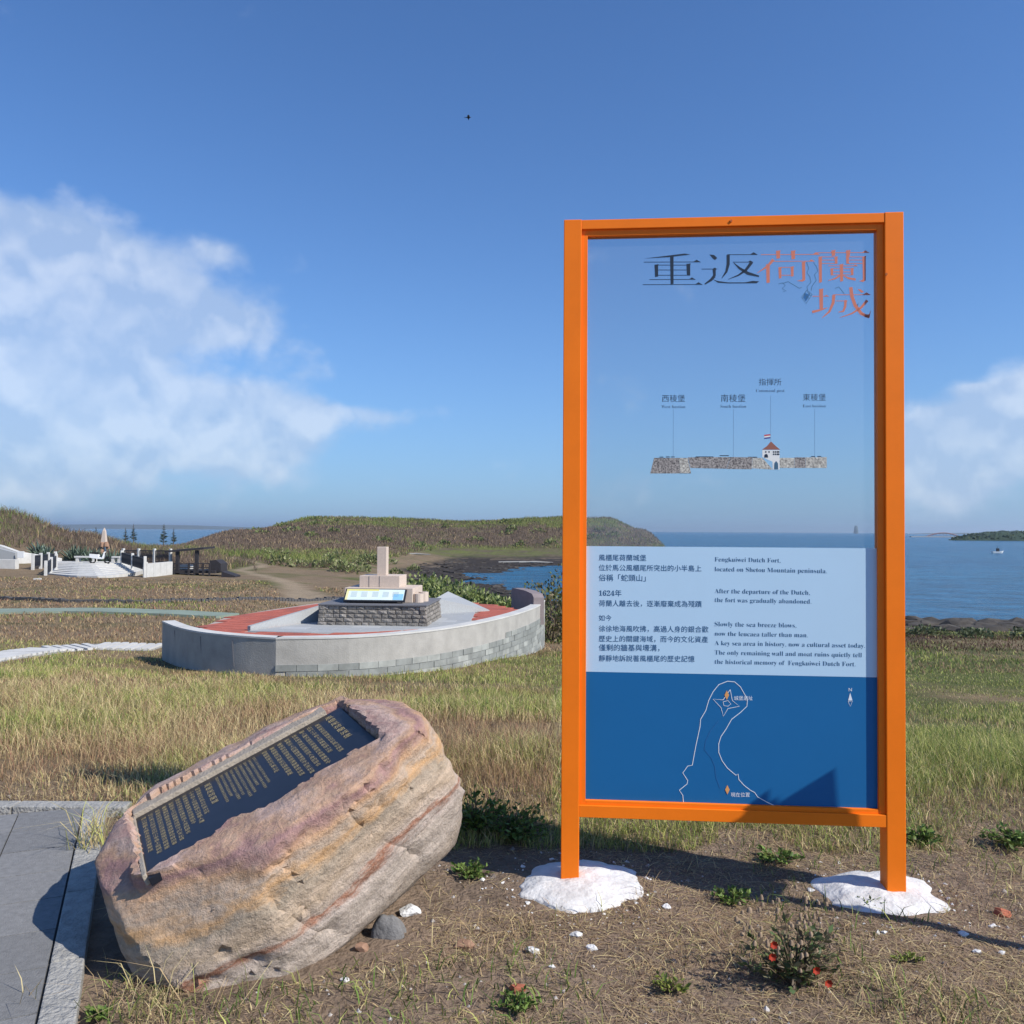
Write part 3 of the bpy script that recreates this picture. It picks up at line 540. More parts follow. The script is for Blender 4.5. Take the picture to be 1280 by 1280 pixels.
# unseen stand-in added right of view, shaped to shadow the foot of the sign
hp = thing('shadow_post', (2.22, 2.91, 0), 'wooden post and board added out of view to cast a shadow on the orange sign', 'post')
bx = Vector((2.22, 2.91, 0)); nv = Vector((.475, .88, 0))
MB().box(-.035, -.035, -.1,   .035, .035, 1.5, math.atan2(nv.y, nv.x), bx).build('post', M['wood_post'], hp, bevel=.004)
q = [bx + nv * a_ + Vector((0, 0, z_)) + Vector((.045, -.022, 0)) for a_, z_ in ((-.07, 1.10), (.06, 1.10), (.15, 1.10), (.14, 1.435), (.05, 1.46), (.045, 1.49), (-.07, 1.53))]
MB().prism(q, Vector((-.88, .475, 0)) * .03).build('shadow_board', M['wood_post'], hp)

# ------------------------------------------------------------------ boulder with inscription plaque
TLp = at_y(170, 1023, 3.3); TRp = at_y(425, 884, 3.65)
rv = (TRp - TLp); PWD = rv.length; rv.normalize(); cv_ = ray(81, 582); cv_ = (cv_ - rv * cv_.dot(rv)).normalized(); nv_ = rv.cross(cv_).normalized(); PHT = .56
key = [(245, 1150, 2.66), (320, 1063, 2.78), (400, 1008, 2.90), (470, 955, 3.0), (530, 903, 3.2), (212, 1262, 2.70), (330, 1232, 2.84), (400, 1208, 2.95), (470, 1144, 3.26), (545, 1087, 3.46), (588, 1040, 3.52), (594, 1012, 3.5), (568, 955, 3.42), (543, 908, 3.36),
       (98, 1102, 2.92), (104, 1150, 2.86), (138, 1200, 2.80), (120, 1060, 3.02), (156, 1003, 3.38), (232, 957, 3.58), (300, 918, 3.72), (380, 887, 3.86), (440, 871, 3.92), (500, 869, 3.86), (520, 884, 3.72), (172, 1245, 2.78), (300, 1246, 2.75)]
pts = [at_y(*k) for k in key]
pts += [Vector(p_) for p_ in ((-1.45, 3.3, -.05), (-1.15, 3.75, -.05), (-.75, 4.05, -.05), (-.55, 4.0, -.02), (-.45, 3.72, .0), (-.9, 2.85, -.08), (-1.2, 2.95, -.06), (-.55, 3.35, -.06))]
for s_, c_, n_ in ((.0, .06, .03), (.5, .08, .035), (1.0, .05, .03), (1.04, -.3, .05), (.5, -.62, .035), (.0, -.55, .03), (-.06, -.2, .012), (.8, -.6, .04)): pts.append(TLp + rv * PWD * s_ + cv_ * c_ + nv_ * n_)
bm = bmesh.new()
for q in pts: bm.verts.new(q)
hl = bmesh.ops.convex_hull(bm, input=bm.verts); bmesh.ops.delete(bm, geom=[v for v in bm.verts if not v.link_faces], context='VERTS')
bmesh.ops.triangulate(bm, faces=bm.faces)
for lev in range(7):
    Lm = .5 / (1.6 ** lev); es = [e for e in bm.edges if e.calc_length() > max(Lm, .012)]
    if es: bmesh.ops.subdivide_edges(bm, edges=es, cuts=1, use_grid_fill=True)
    bmesh.ops.triangulate(bm, faces=bm.faces)
    if lev in (2, 3): bmesh.ops.smooth_vert(bm, verts=bm.verts, factor=.35, use_axis_x=True, use_axis_y=True, use_axis_z=True)
def cut(P0, nrm):                               # chip: everything beyond the plane is pressed back onto it
    nrm = Vector(nrm).normalized()
    for v in bm.verts:
        d_ = (v.co - P0).dot(nrm)
        if d_ > 0: v.co -= nrm * d_
p1, p2, p3 = at_y(100, 1128, 2.92), at_y(240, 1190, 2.66), at_y(236, 1255, 2.775); nn_ = (p2 - p1).cross(p3 - p1).normalized(); nn_ = nn_ if nn_.y < 0 else -nn_; cut(p1, nn_)
rr_ = random.Random(12); cen = Vector((-.95, 3.3, .3))
for k in range(20):
    d_ = Vector((rr_.uniform(-1, 1), rr_.uniform(-1.3, .4), rr_.uniform(-.5, .5))).normalized()
    sup = max((v.co - cen).dot(d_) for v in bm.verts); cut(cen + d_ * (sup - rr_.uniform(.02, .06) * (.4 if abs(d_.x) > .6 else 1.25)), d_)
bmesh.ops.recalc_face_normals(bm, faces=bm.faces); bm.normal_update()
co = np.array([v.co for v in bm.verts]); no = np.array([v.normal for v in bm.verts])
rvn, cvn, nvn, tln = (np.array(x) for x in (rv, cv_, nv_, TLp))
q = co - tln; a_ = q @ rvn; b_ = q @ cvn; w_ = q @ nvn
step = (np.sin(w_ * 62 + 7 * fbm(a_ * 1.5 + 3, b_ * 2, 3, 2)) * .5 + np.sin(w_ * 23 + 4 * fbm(a_ * 2, b_ * 2 + 7, 3, 4))) * .0016       # bedding steps
front = np.clip(1 - np.abs(no @ nvn) * 1.4, 0, 1)
wl = w_ + .05 * (fbm(a_ * 2.2, b_ * 2.2, 3, 77) - .5); edges_ = np.cumsum(np.random.default_rng(3).uniform(.012, .055, 40)) - .8; li = np.searchsorted(edges_, wl); lr = np.random.default_rng(5).uniform(-1, 1, 60)[li]
ledge = .003 * lr * np.clip((fbm(a_ * 3 + li * 1.7, b_ * 3 + li * .9, 3, 78) - .3) * 3, 0, 1.3); step = step + ledge      # broken beds standing proud or set back
crk = np.abs(fbm(a_ * 4 + w_ * 1.5, w_ * 3.0 + b_ * 3, 3, 83) - .5); step = step - .016 * np.clip(1 - crk / .018, 0, 1)
disp = .04 * (n3((a_ * 1.0, b_ * 1.3, w_ * 1.5), 2.6, 11) - .5) + .024 * (n3((a_, b_ * 1.2, w_ * 1.4), 8, 17) - .5) + .012 * (n3((a_, b_, w_ * 2), 26, 23) - .5) + step * front * 1.2
ridge = .03 * np.maximum(0, .12 - np.abs(fbm(a_ * 3.1 + 4, w_ * 5 + b_, 3, 41) - .5)) / .12; disp = disp - ridge * front * .7
co = co + no * disp[:, None]
q = co - tln; a_ = q @ rvn; b_ = q @ cvn; w_ = q @ nvn
lip = -PHT + .045 + .03 * (fbm(a_ * 6, a_ * 0 + 3, 3, 51) - .5) * 2 + .04 * np.exp(-((a_ - .30) / .06) ** 2)
ins = (a_ > -.012) & (a_ < PWD + .012) & (b_ < .055) & (b_ > lip) & (w_ > -.05)
w_new = np.where(ins, np.minimum(w_, -.012), w_); w_new = np.where(ins & (w_ < -.012), -.012, w_new)
ring = (~ins) & (a_ > -.05) & (a_ < PWD + .05) & (b_ < .1) & (b_ > lip - .06) & (w_ > -.05)
w_new = np.where(ring, np.maximum(w_new, .004 + .012 * fbm(a_ * 20, b_ * 20, 2, 5)), w_new)
low_ = (b_ < lip + .01) & (a_ > -.03) & (a_ < PWD + .02) & (w_ > -.2); w_new = np.where(low_, np.minimum(w_new, .010 + .022 * (fbm(a_ * 5, b_ * 5, 3, 57) - .3) - .25 * np.clip(lip - .10 - b_, 0, 1)), w_new)
co = co + (w_new - w_)[:, None] * nvn
for v, c_ in zip(bm.verts, co): v.co = c_
rock_me = bpy.data.meshes.new('boulder'); bm.to_mesh(rock_me); bm.free()
mr_ = bpy.data.materials.new('banded_sandstone'); mr_.use_nodes = True; t = mr_.node_tree; p = t.nodes['Principled BSDF']; p.inputs['Roughness'].default_value = .85; p.inputs['Specular IOR Level'].default_value = .2
def tn(kind, **kw):
    n_ = t.nodes.new(kind)
    for k_, v_ in kw.items(): n_.inputs[k_].default_value = v_
    return n_
tcn = t.nodes.new('ShaderNodeTexCoord')
def dotn(vec):
    n_ = t.nodes.new('ShaderNodeVectorMath'); n_.operation = 'DOT_PRODUCT'; t.links.new(sub.outputs[0], n_.inputs[0]); n_.inputs[1].default_value = tuple(vec); return n_.outputs['Value']
sub = t.nodes.new('ShaderNodeVectorMath'); sub.operation = 'SUBTRACT'; t.links.new(tcn.outputs['Object'], sub.inputs[0]); sub.inputs[1].default_value = tuple(TLp)
aa, bb, ww = dotn(rv), dotn(cv_), dotn(nv_)
def mth(op, x, y=None):
    n_ = t.nodes.new('ShaderNodeMath'); n_.operation = op
    for i, v_ in enumerate((x, y)):
        if v_ is None: continue
        if isinstance(v_, (int, float)): n_.inputs[i].default_value = v_
        else: t.links.new(v_, n_.inputs[i])
    return n_.outputs[0]
cmb = t.nodes.new('ShaderNodeCombineXYZ'); t.links.new(mth('MULTIPLY', aa, .8), cmb.inputs[0]); t.links.new(bb, cmb.inputs[1]); t.links.new(mth('MULTIPLY', ww, 2.2), cmb.inputs[2])
n1_ = tn('ShaderNodeTexNoise', Scale=3.6, Detail=9.0, Roughness=.68); t.links.new(cmb.outputs[0], n1_.inputs['Vector'])
wv = mth('ADD', ww, mth('MULTIPLY', mth('SUBTRACT', n1_.outputs['Fac'], .5), .24))
fac = mth('DIVIDE', mth('ADD', wv, .62), .72)
rp = t.nodes.new('ShaderNodeValToRGB'); t.links.new(fac, rp.inputs[0]); rp.color_ramp.elements[0].color = (.24, .20, .16, 1); rp.color_ramp.elements[1].color = (.50, .40, .34, 1)
for pos, c_ in ((.10, (.30, .25, .19)), (.20, (.42, .36, .29)), (.27, (.34, .29, .23)), (.33, (.47, .40, .33)), (.37, (.30, .14, .08)), (.40, (.45, .37, .29)), (.47, (.40, .31, .21)), (.52, (.47, .37, .26)), (.58, (.34, .28, .20)), (.63, (.50, .31, .15)), (.68, (.42, .33, .24)), (.74, (.48, .30, .17)),
               (.79, (.34, .215, .17)), (.83, (.31, .185, .165)), (.87, (.43, .28, .18)), (.91, (.45, .33, .27)), (.94, (.32, .20, .17)), (.97, (.45, .34, .27))):
    e_ = rp.color_ramp.elements.new(pos); e_.color = (c_[0] * 1.12, c_[1] * 1.10, c_[2] * 1.15, 1)
cmb2 = t.nodes.new('ShaderNodeCombineXYZ'); t.links.new(mth('MULTIPLY', aa, 2.5), cmb2.inputs[0]); t.links.new(mth('MULTIPLY', bb, 5), cmb2.inputs[1]); t.links.new(mth('MULTIPLY', ww, 30), cmb2.inputs[2])
n2_ = tn('ShaderNodeTexNoise', Scale=1.6, Detail=8.0, Roughness=.7); t.links.new(cmb2.outputs[0], n2_.inputs['Vector'])
n3_ = tn('ShaderNodeTexNoise', Scale=38.0, Detail=8.0, Roughness=.7); t.links.new(sub.outputs[0], n3_.inputs['Vector'])
def remap(src, lo, hi, a0, a1):
    n_ = t.nodes.new('ShaderNodeMapRange'); t.links.new(src, n_.inputs[0])
    for i, v_ in enumerate((lo, hi, a0, a1)): n_.inputs[i + 1].default_value = v_
    return n_.outputs[0]
val = mth('MULTIPLY', remap(n2_.outputs['Fac'], .3, .7, .80, 1.24), remap(n3_.outputs['Fac'], .3, .7, .8, 1.15))
hs = t.nodes.new('ShaderNodeHueSaturation'); t.links.new(rp.outputs[0], hs.inputs['Color']); t.links.new(val, hs.inputs['Value']); t.links.new(hs.outputs[0], p.inputs['Base Color'])
n4_ = tn('ShaderNodeTexNoise', Scale=9.0, Detail=9.0, Roughness=.72); t.links.new(sub.outputs[0], n4_.inputs['Vector'])
mxr = t.nodes.new('ShaderNodeMix'); mxr.data_type = 'RGBA'; t.links.new(remap(n4_.outputs['Fac'], .5, .72, 0, .45), mxr.inputs[0]); t.links.new(hs.outputs[0], mxr.inputs[6]); mxr.inputs[7].default_value = (.50, .41, .33, 1); t.links.new(mxr.outputs[2], p.inputs['Base Color'])
bsum = mth('ADD', mth('ADD', n4_.outputs['Fac'], mth('MULTIPLY', n2_.outputs['Fac'], .28)), mth('MULTIPLY', n3_.outputs['Fac'], .5)); bp = tn('ShaderNodeBump', Strength=.9, Distance=.028); t.links.new(bsum, bp.inputs['Height']); t.links.new(bp.outputs[0], p.inputs['Normal'])
bt = thing('inscribed_boulder', (-.95, 3.3, 0), 'banded brown sandstone boulder carrying a dark inscription plaque', 'boulder')
link('boulder', rock_me, mr_, bt, False); rock_me.polygons.foreach_set('use_smooth', [True] * len(rock_me.polygons))
try: rock_me.set_sharp_from_angle(angle=R(38))
except Exception: pass
def pq(a0, b0, n0): return TLp + rv * a0 + cv_ * b0 + nv_ * n0
def slab(a0, b0, a1, b1, n0, n1, name, m_, parent, bev=0): return MB().hexa([pq(a0, b0, n0), pq(a1, b0, n0), pq(a1, b1, n0), pq(a0, b1, n0), pq(a0, b0, n1), pq(a1, b0, n1), pq(a1, b1, n1), pq(a0, b1, n1)]).build(name, m_, parent, bevel=bev)
pl = slab(0, -PHT * .97, PWD, 0, -.03, 0, 'plaque', M['plaque'], bt, .002)
slab(-.004, .0015, PWD * .93, .072, -.03, .019, 'mortar_strip', M['mortar'], bt, .004)
slab(-.016, -PHT * .93, -.001, .03, -.03, .010, 'edge_strip', M['mortar'], bt, .003)
words = '風櫃尾荷蘭城堡位於馬公所突出的小半島上俗稱蛇頭山荷蘭人離去後逐漸廢棄成為殘蹟如今徐徐地海風吹拂高過人身的銀合歡歷史上的關鍵海域而今的文化資產僅剩的牆基與壕溝靜靜地訴說著風櫃尾的歷史記憶'
def column(txt, a0, b0, size, pitch=1.22):
    me_ = text_mesh('\n'.join(txt), spacing=pitch, thin=.004); co_ = np.zeros(len(me_.vertices) * 3); me_.vertices.foreach_get('co', co_); co_ = co_.reshape(-1, 3)
    out = tln[None] + (a0 + co_[:, :1] * size) * rvn[None] + (b0 - size * .8 + co_[:, 1:2] * size) * cvn[None] + .0012 * nvn[None]
    me_.vertices.foreach_set('co', out.ravel()); me_.update(); link('inscription_column', me_, M['gold'], pl)
wi = 0
column(words[:7], PWD - .085, -.035, .036)
for k in range(8):
    L_ = [13, 12, 15, 14, 15, 14, 12, 9][k]; column((words * 2)[wi:wi + L_], PWD - .135 - k * .033, -.035 - .016 * (k == 0), .0235); wi = (wi + L_) % len(words)
for k in range(9):
    L_ = [20, 22, 18, 21, 22, 19, 20, 16, 18][k]; column((words * 2)[wi:wi + L_], PWD - .405 - k * .0195, -.035, .0125); wi = (wi + L_) % len(words)
column(words[:6], .262, -.045, .030)
for k in range(9):
    L_ = [11, 13, 12, 14, 15, 15, 15, 15, 13][k]; column((words * 2)[wi:wi + L_], .228 - k * .0265, -.035, .0205); wi = (wi + L_) % len(words)

# ------------------------------------------------------------------ ship shaped monument
ZP = -.68; ZW = -.60
def mp_(px, py, z=ZW): return at_z(px, py, z)
mon = thing('ship_monument', at_z(440, 790, ZP) + Vector((0, 0, -1)), 'grey ship shaped platform with red tiled deck, stone pedestal and cross', 'monument')
rim_px = [(203, 776), (222, 784), (252, 790), (292, 794), (345, 797), (400, 796.5), (450, 795), (500, 791.5), (560, 785), (610, 776), (650, 766), (674, 757), (681, 750)]
rim = [mp_(*q) for q in rim_px]
def resample(P, n, split=None):
    d = [0]
    for a_, b_ in zip(P[:-1], P[1:]): d.append(d[-1] + (b_ - a_).length)
    out = []
    for s_ in np.linspace(0, d[-1], n):
        k_ = min(max(int(np.searchsorted(d, s_)) - 1, 0), len(P) - 2); out.append(P[k_].lerp(P[k_ + 1], (s_ - d[k_]) / (d[k_ + 1] - d[k_])))
    return out
def smooth_poly(P, it=3):
    for _ in range(it):
        Q = [P[0]]
        for a_, b_ in zip(P[:-1], P[1:]): Q += [a_.lerp(b_, .25), a_.lerp(b_, .75)]
        P = Q + [P[-1]]
    return P
port = smooth_poly(rim[:5]); star = smooth_poly(rim[4:])
ctr = sum(rim, Vector()) / len(rim); ctr = Vector((-3.4, 21.5, ZW))
def wall(P, name, m_, z0, z1, th, out=0.0, parent=mon, zf=None):
    b = MB(); n = len(P)
    for i, q_ in enumerate(P):
        d = (P[min(i + 1, n - 1)] - P[max(i - 1, 0)]); nn_ = Vector((d.y, -d.x, 0)).normalized(); nn_ = nn_ if nn_.dot(q_ - ctr) > 0 else -nn_
        o1 = q_ + nn_ * out; o0 = q_ + nn_ * (out - th); zb = z0 if zf is None else zf(i)
        b.v += [(o1.x, o1.y, zb), (o1.x, o1.y, z1), (o0.x, o0.y, z1), (o0.x, o0.y, zb)]
    for i in range(n - 1):
        a_ = i * 4
        for k in range(4): b.f.append((a_ + k, a_ + (k + 1) % 4, a_ + 4 + (k + 1) % 4, a_ + 4 + k))
    b.f += [(3, 2, 1, 0), tuple((n - 1) * 4 + k for k in range(4))]
    return b.build(name, m_, parent)
hw = wall(resample(port, 40), 'hull_wall', M['concrete'], -2.2, ZW - .035, .26); hs_ = wall(resample(star, 60), 'hull_wall', M['concrete'], -2.6, ZW - .035, .26)
wall(resample(port, 40), 'coping', M['white_conc'], ZW - .035, ZW, .28, .012); wall(resample(star, 60), 'coping', M['white_conc'], ZW - .035, ZW, .28, .012)
for px in (221, 253, 292):                     # open joints of the port side
    k_ = min(range(len(port)), key=lambda i: abs(640 + F * port[i].x / port[i].y - px)); q_ = port[k_]; d = (port[min(k_ + 1, len(port) - 1)] - port[k_ - 1]); nn_ = Vector((d.y, -d.x, 0)).normalized(); nn_ = nn_ if nn_.dot(q_ - ctr) > 0 else -nn_
    MB().beam(q_ + nn_ * .002 + Vector((0, 0, -.10)), q_ + nn_ * .002 + Vector((.05, -.02, -.62)), .014, .014).build('wall_joint', M['granite_dark'], mon)
# grey-green facing tiles on the lower starboard side
SP = resample(star, 200); dl = [0]
for a_, b_ in zip(SP[:-1], SP[1:]): dl.append(dl[-1] + (b_ - a_).length)
def on_star(s_):
    k_ = min(max(int(np.searchsorted(dl, s_)) - 1, 0), len(SP) - 2); q_ = SP[k_].lerp(SP[k_ + 1], (s_ - dl[k_]) / (dl[k_ + 1] - dl[k_])); d = SP[k_ + 1] - SP[k_]; nn_ = Vector((d.y, -d.x, 0)).normalized()
    return q_, (nn_ if nn_.dot(q_ - ctr) > 0 else -nn_)
for row in range(10):
    s_ = (row % 2) * .2
    while s_ < dl[-1] - .42:
        top = np.interp(s_, [0, dl[-1] * .35, dl[-1] * .7, dl[-1]], [-1.16, -1.13, -1.02, -.86]) ; z1_ = -.86 - row * .135; z0_ = z1_ - .125; s1 = s_ + .39
        gb = gz(*on_star(s_)[0][:2]) if row > 2 else -9
        if z1_ <= top + .07 and z1_ > gb - .05:
            b = MB(); (A, na), (B, nb_) = on_star(s_), on_star(s1); o_ = random.uniform(.010, .022)
            b.hexa([(A + na * o_)[:2] + (z0_,) if False else ((A + na * o_).x, (A + na * o_).y, z0_), ((B + nb_ * o_).x, (B + nb_ * o_).y, z0_), ((B - nb_ * .02).x, (B - nb_ * .02).y, z0_), ((A - na * .02).x, (A - na * .02).y, z0_),
                    ((A + na * o_).x, (A + na * o_).y, z1_), ((B + nb_ * o_).x, (B + nb_ * o_).y, z1_), ((B - nb_ * .02).x, (B - nb_ * .02).y, z1_), ((A - na * .02).x, (A - na * .02).y, z1_)])
            b.build('wall_tile', random.choice([M['slate_tile'], M['slate_tile'], M['slate_tile2']]), mon)
        s_ += .40
# deck
back = [mp_(*q, ZP) for q in ((652, 763), (620, 756), (585, 753), (545, 752), (497, 752), (440, 752), (395, 753.5), (335, 762), (282, 771), (248, 785))]
deck_poly = [q_ + (Vector((ctr.x, ctr.y, q_.z)) - q_).normalized() * .2 for q_ in (resample(port, 16)[3:] + resample(star, 30)[1:-2])] + back
deck_poly = [Vector((q_.x, q_.y, ZP - .5)) for q_ in deck_poly]
deck = MB().prism(deck_poly, (0, 0, .485)).build('deck_base', M['joint'], mon)
def inside(x, y, P):
    c_ = False; n = len(P)
    for i in range(n):
        a_, b_ = P[i], P[i - 1]
        if (a_.y > y) != (b_.y > y) and x < (b_.x - a_.x) * (y - a_.y) / (b_.y - a_.y) + a_.x: c_ = not c_
    return c_
grey_px = [(311, 788), (398, 748), (498, 748), (600, 765), (590, 783), (560, 786), (470, 790)]
grey = [mp_(*q, ZP) for q in ((310, 789.5), (402, 777), (415, 760), (530, 755.5), (594, 766), (587, 780), (555, 784), (505, 788), (450, 791), (380, 791.5))]
gp = [Vector((q_.x, q_.y, ZP - .02)) for q_ in grey]
MB().prism(gp, (0, 0, .035)).build('granite_floor', M['granite'], mon)
gd = fr_g = (mp_(533, 784, ZP) - mp_(397, 782, ZP)); gd.z = 0; gd.normalize(); gn = Vector((-gd.y, gd.x, 0)); gw, gh = .6, .45; go = mp_(397, 782, ZP)
for i in range(-14, 16):
    for j in range(-10, 14):
        c_ = go + gd * (i * gw + (.3 if j % 2 else 0)) + gn * (j * gh); g = .006; cs_ = [c_ + gd * a_ + gn * b_ for a_, b_ in ((g, g), (gw - g, g), (gw - g, gh - g), (g, gh - g))]
        if all(inside(q_.x, q_.y, gp) for q_ in cs_): MB().prism([Vector((q_.x, q_.y, ZP + .012)) for q_ in cs_], (0, 0, .008)).build('granite_slab', M['granite'] if (i + j) % 3 else M['granite_pale'], mon)
rd = (mp_(500, 755, ZP) - mp_(300, 789, ZP)); rd.z = 0; rd.normalize(); rx_ = Vector((rd.y, -rd.x, 0)); TS = .38; tiles = 0
o0 = mp_(300, 790, ZP)
for i in range(-40, 42):
    for j in range(-40, 42):
        c_ = o0 + rx_ * (i * TS) + rd * (j * TS)
        cs_ = [c_ + rx_ * a_ + rd * b_ for a_, b_ in ((0, 0), (TS, 0), (TS, TS), (0, TS))]
        if sum(inside(q_.x, q_.y, deck_poly) for q_ in cs_) < 3: continue
        if all(inside(q_.x, q_.y, gp) for q_ in cs_) or inside((cs_[0].x + cs_[2].x) / 2, (cs_[0].y + cs_[2].y) / 2, gp): continue
        if tiles >= 300: continue
        g = .012; cs_ = [c_ + rx_ * a_ + rd * b_ for a_, b_ in ((g, g), (TS - g, g), (TS - g, TS - g), (g, TS - g))]; tiles += 1
        MB().prism([Vector((q_.x, q_.y, ZP - .02)) for q_ in cs_], (0, 0, .026)).build('deck_tile', random.choice([M['red_tile'], M['red_tile'], M['red_tile2']]), mon)
# low sloping kerb wall (port side of the granite floor) rising towards the pedestal
ka, kb = mp_(313, 788.5, ZP), mp_(402, 777, ZP); kh = at_y(402, 757, kb.y).z - ZP; kn = Vector((-(kb - ka).y, (kb - ka).x, 0)).normalized() * .09
MB().hexa([ka, ka - kn * -1, kb + kn, kb, ka + Vector((0, 0, .10)), ka + kn + Vector((0, 0, .10)), kb + kn + Vector((0, 0, kh)), kb + Vector((0, 0, kh))]).build('ramp_wall', M['granite'], mon)
ka, kb = mp_(545, 768, ZP), mp_(612, 764, ZP); kc = mp_(560, 757.5, ZP)
MB().hexa([ka, kb, kc + Vector((.35, .1, 0)), kc, ka + Vector((0, 0, .42)), kb + Vector((0, 0, .03)), kc + Vector((.35, .1, .25)), kc + Vector((0, 0, .42))]).build('ramp', M['granite'], mon)
# pedestal of rough stones
fl, fr_ = mp_(397, 782, ZP), mp_(533, 784, ZP); px_ = fr_ - fl; px_.z = 0; PWd = px_.length; px_.normalize(); py_ = Vector((-px_.y, px_.x, 0)); PDp = 2.1; PH = .46
def pt(a_, b_, z_): q_ = fl + px_ * a_ + py_ * b_; return Vector((q_.x, q_.y, ZP + z_))
ped = MB().hexa([pt(.05, .05, -.01), pt(PWd - .05, .05, -.01), pt(PWd - .05, PDp, -.01), pt(.05, PDp, -.01), pt(.09, .09, PH - .02), pt(PWd - .09, .09, PH - .02), pt(PWd - .09, PDp, PH - .02), pt(.09, PDp, PH - .02)]).build('pedestal_core', M['basalt'], mon)
def courses(a_dir, n_dir, org, length):
    for r_ in range(5):
        s_ = 0; z0_ = r_ * PH / 5; z1_ = z0_ + PH / 5 - .008; inset = .05 * (r_ + .5) / 5
        while s_ < length - .03:
            l_ = min(random.uniform(.13, .26), length - s_)
            if length - s_ - l_ < .08: l_ = length - s_
            pr = random.uniform(.0, .03); q_ = lambda s__, o_, z_: Vector((org.x, org.y, ZP)) + a_dir * s__ + n_dir * o_ + Vector((0, 0, z_))
            b = MB(); g = .006; d0 = .10
            b.hexa([q_(s_ + g, -inset + pr * .4, z0_), q_(s_ + l_ - g, -inset + pr * .4, z0_), q_(s_ + l_ - g, -d0 - inset, z0_), q_(s_ + g, -d0 - inset, z0_), q_(s_ + g, -inset + pr * .4, z1_), q_(s_ + l_ - g, -inset + pr * .4, z1_), q_(s_ + l_ - g, -d0 - inset, z1_), q_(s_ + g, -d0 - inset, z1_)])
            b.v.append(tuple(q_(s_ + l_ * .5, -inset + pr + .012, (z0_ + z1_) / 2))); f_ = b.f.pop(2); k8 = len(b.v) - 1; b.f += [(f_[i], f_[(i + 1) % 4], k8) for i in range(4)]
            b.build('stone_block', random.choice([M['basalt'], M['basalt'], M['basalt2']]), mon); s_ += l_
courses(px_, -py_, fl, PWd); courses(py_, px_, fr_, PDp); courses(py_, -px_, fl, PDp)
MB().hexa([pt(-.0, -.0, PH - .0), pt(PWd, 0, PH), pt(PWd, PDp, PH), pt(0, PDp, PH), pt(0, 0, PH + .03), pt(PWd, 0, PH + .03), pt(PWd, PDp, PH + .03), pt(0, PDp, PH + .03)]).build('pedestal_top', M['granite_dark'], mon)
def pbox(a0, b0, z0_, a1, b1, z1_, name, m_, bev=.008): return MB().hexa([pt(a0, b0, z0_), pt(a1, b0, z0_), pt(a1, b1, z0_), pt(a0, b1, z0_), pt(a0, b0, z1_), pt(a1, b0, z1_), pt(a1, b1, z1_), pt(a0, b1, z1_)]).build(name, m_, mon, bevel=bev)
H0 = PH + .03
pbox(.44, .62, H0, 2.05, 1.9, H0 + .33, 'lower_plinth', M['pink_granite'])
pbox(.72, .9, H0 + .33, 1.68, 1.75, H0 + .60, 'upper_plinth', M['pink_granite'])
pbox(1.085, 1.12, H0 + .60, 1.315, 1.36, H0 + 1.28, 'pillar', M['pink_granite'], .01)
for q_ in ((.95, 1.1), (1.20, 1.4)): pbox(q_[0] - .001, .893, H0 + .335, q_[0] + .008, .9, H0 + .595, 'carved_joint', M['granite_dark'], 0)
c_ = pt(2.16, .78, H0); b = MB(); b.tube([c_, c_ + Vector((0, 0, .2))], .12, 18).build('stone_drum', M['pink_granite'], mon)
c_ = pt(2.22, 1.1, H0); b = MB(); b.tube([c_, c_ + Vector((0, 0, .22))], .12, 18).build('stone_drum', M['pink_granite'], mon)
# tilted picture board in front of the plinth
bd = thing('picture_board', pt(1.1, .4, H0), 'tilted picture board with pale blue and yellow print on the stone pedestal', 'sign', None)
A0, A1 = pt(.50, .30, H0 + .05), pt(1.93, .30, H0 + .05); A2, A3 = pt(1.93, .56, H0 + .31), pt(.50, .56, H0 + .31); nb_ = (A1 - A0).cross(A3 - A0).normalized()
MB().prism([A0 - nb_ * .03, A1 - nb_ * .03, A2 - nb_ * .03, A3 - nb_ * .03], nb_ * .03).build('frame', M['black_metal'], bd)
def bq(u_, v_, h_): return A0.lerp(A1, u_).lerp(A3.lerp(A2, u_), v_) + nb_ * h_
def bpanel(u0, v0, u1, v1, h_, name, m_): return MB().prism([bq(u0, v0, h_), bq(u1, v0, h_), bq(u1, v1, h_), bq(u0, v1, h_)], nb_ * .002).build(name, m_, bd)
bpanel(.02, .10, .97, .96, .0015, 'print', mat('board_print', (.55, .70, .72), .4, .4, col2=(.72, .76, .70), scale=3))
bpanel(.02, .84, .55, .96, .005, 'yellow_band', mat('board_yellow', (.72, .66, .22), .4)); bpanel(.02, .10, .06, .83, .005, 'yellow_band', M.get('yb') or mat('board_yellow_side', (.72, .68, .35), .4)); bpanel(.80, .12, .96, .6, .005, 'blue_field', mat('board_blue', (.25, .50, .70), .4))
for u_ in (.1, .27, .45, .62, .78):
    for k in range(5): bpanel(u_, .72 - k * .09, u_ + .10, .745 - k * .09, .005, 'text_line', mat('board_text', (.35, .42, .45), .6) if 'bt' not in M else M['bt'])
for k in (0, 1): MB().beam(pt(.62 + 1.2 * k, .5, H0 - .0), pt(.62 + 1.2 * k, .5, H0 + .22), .04, .04).build('leg', M['black_metal'], bd)
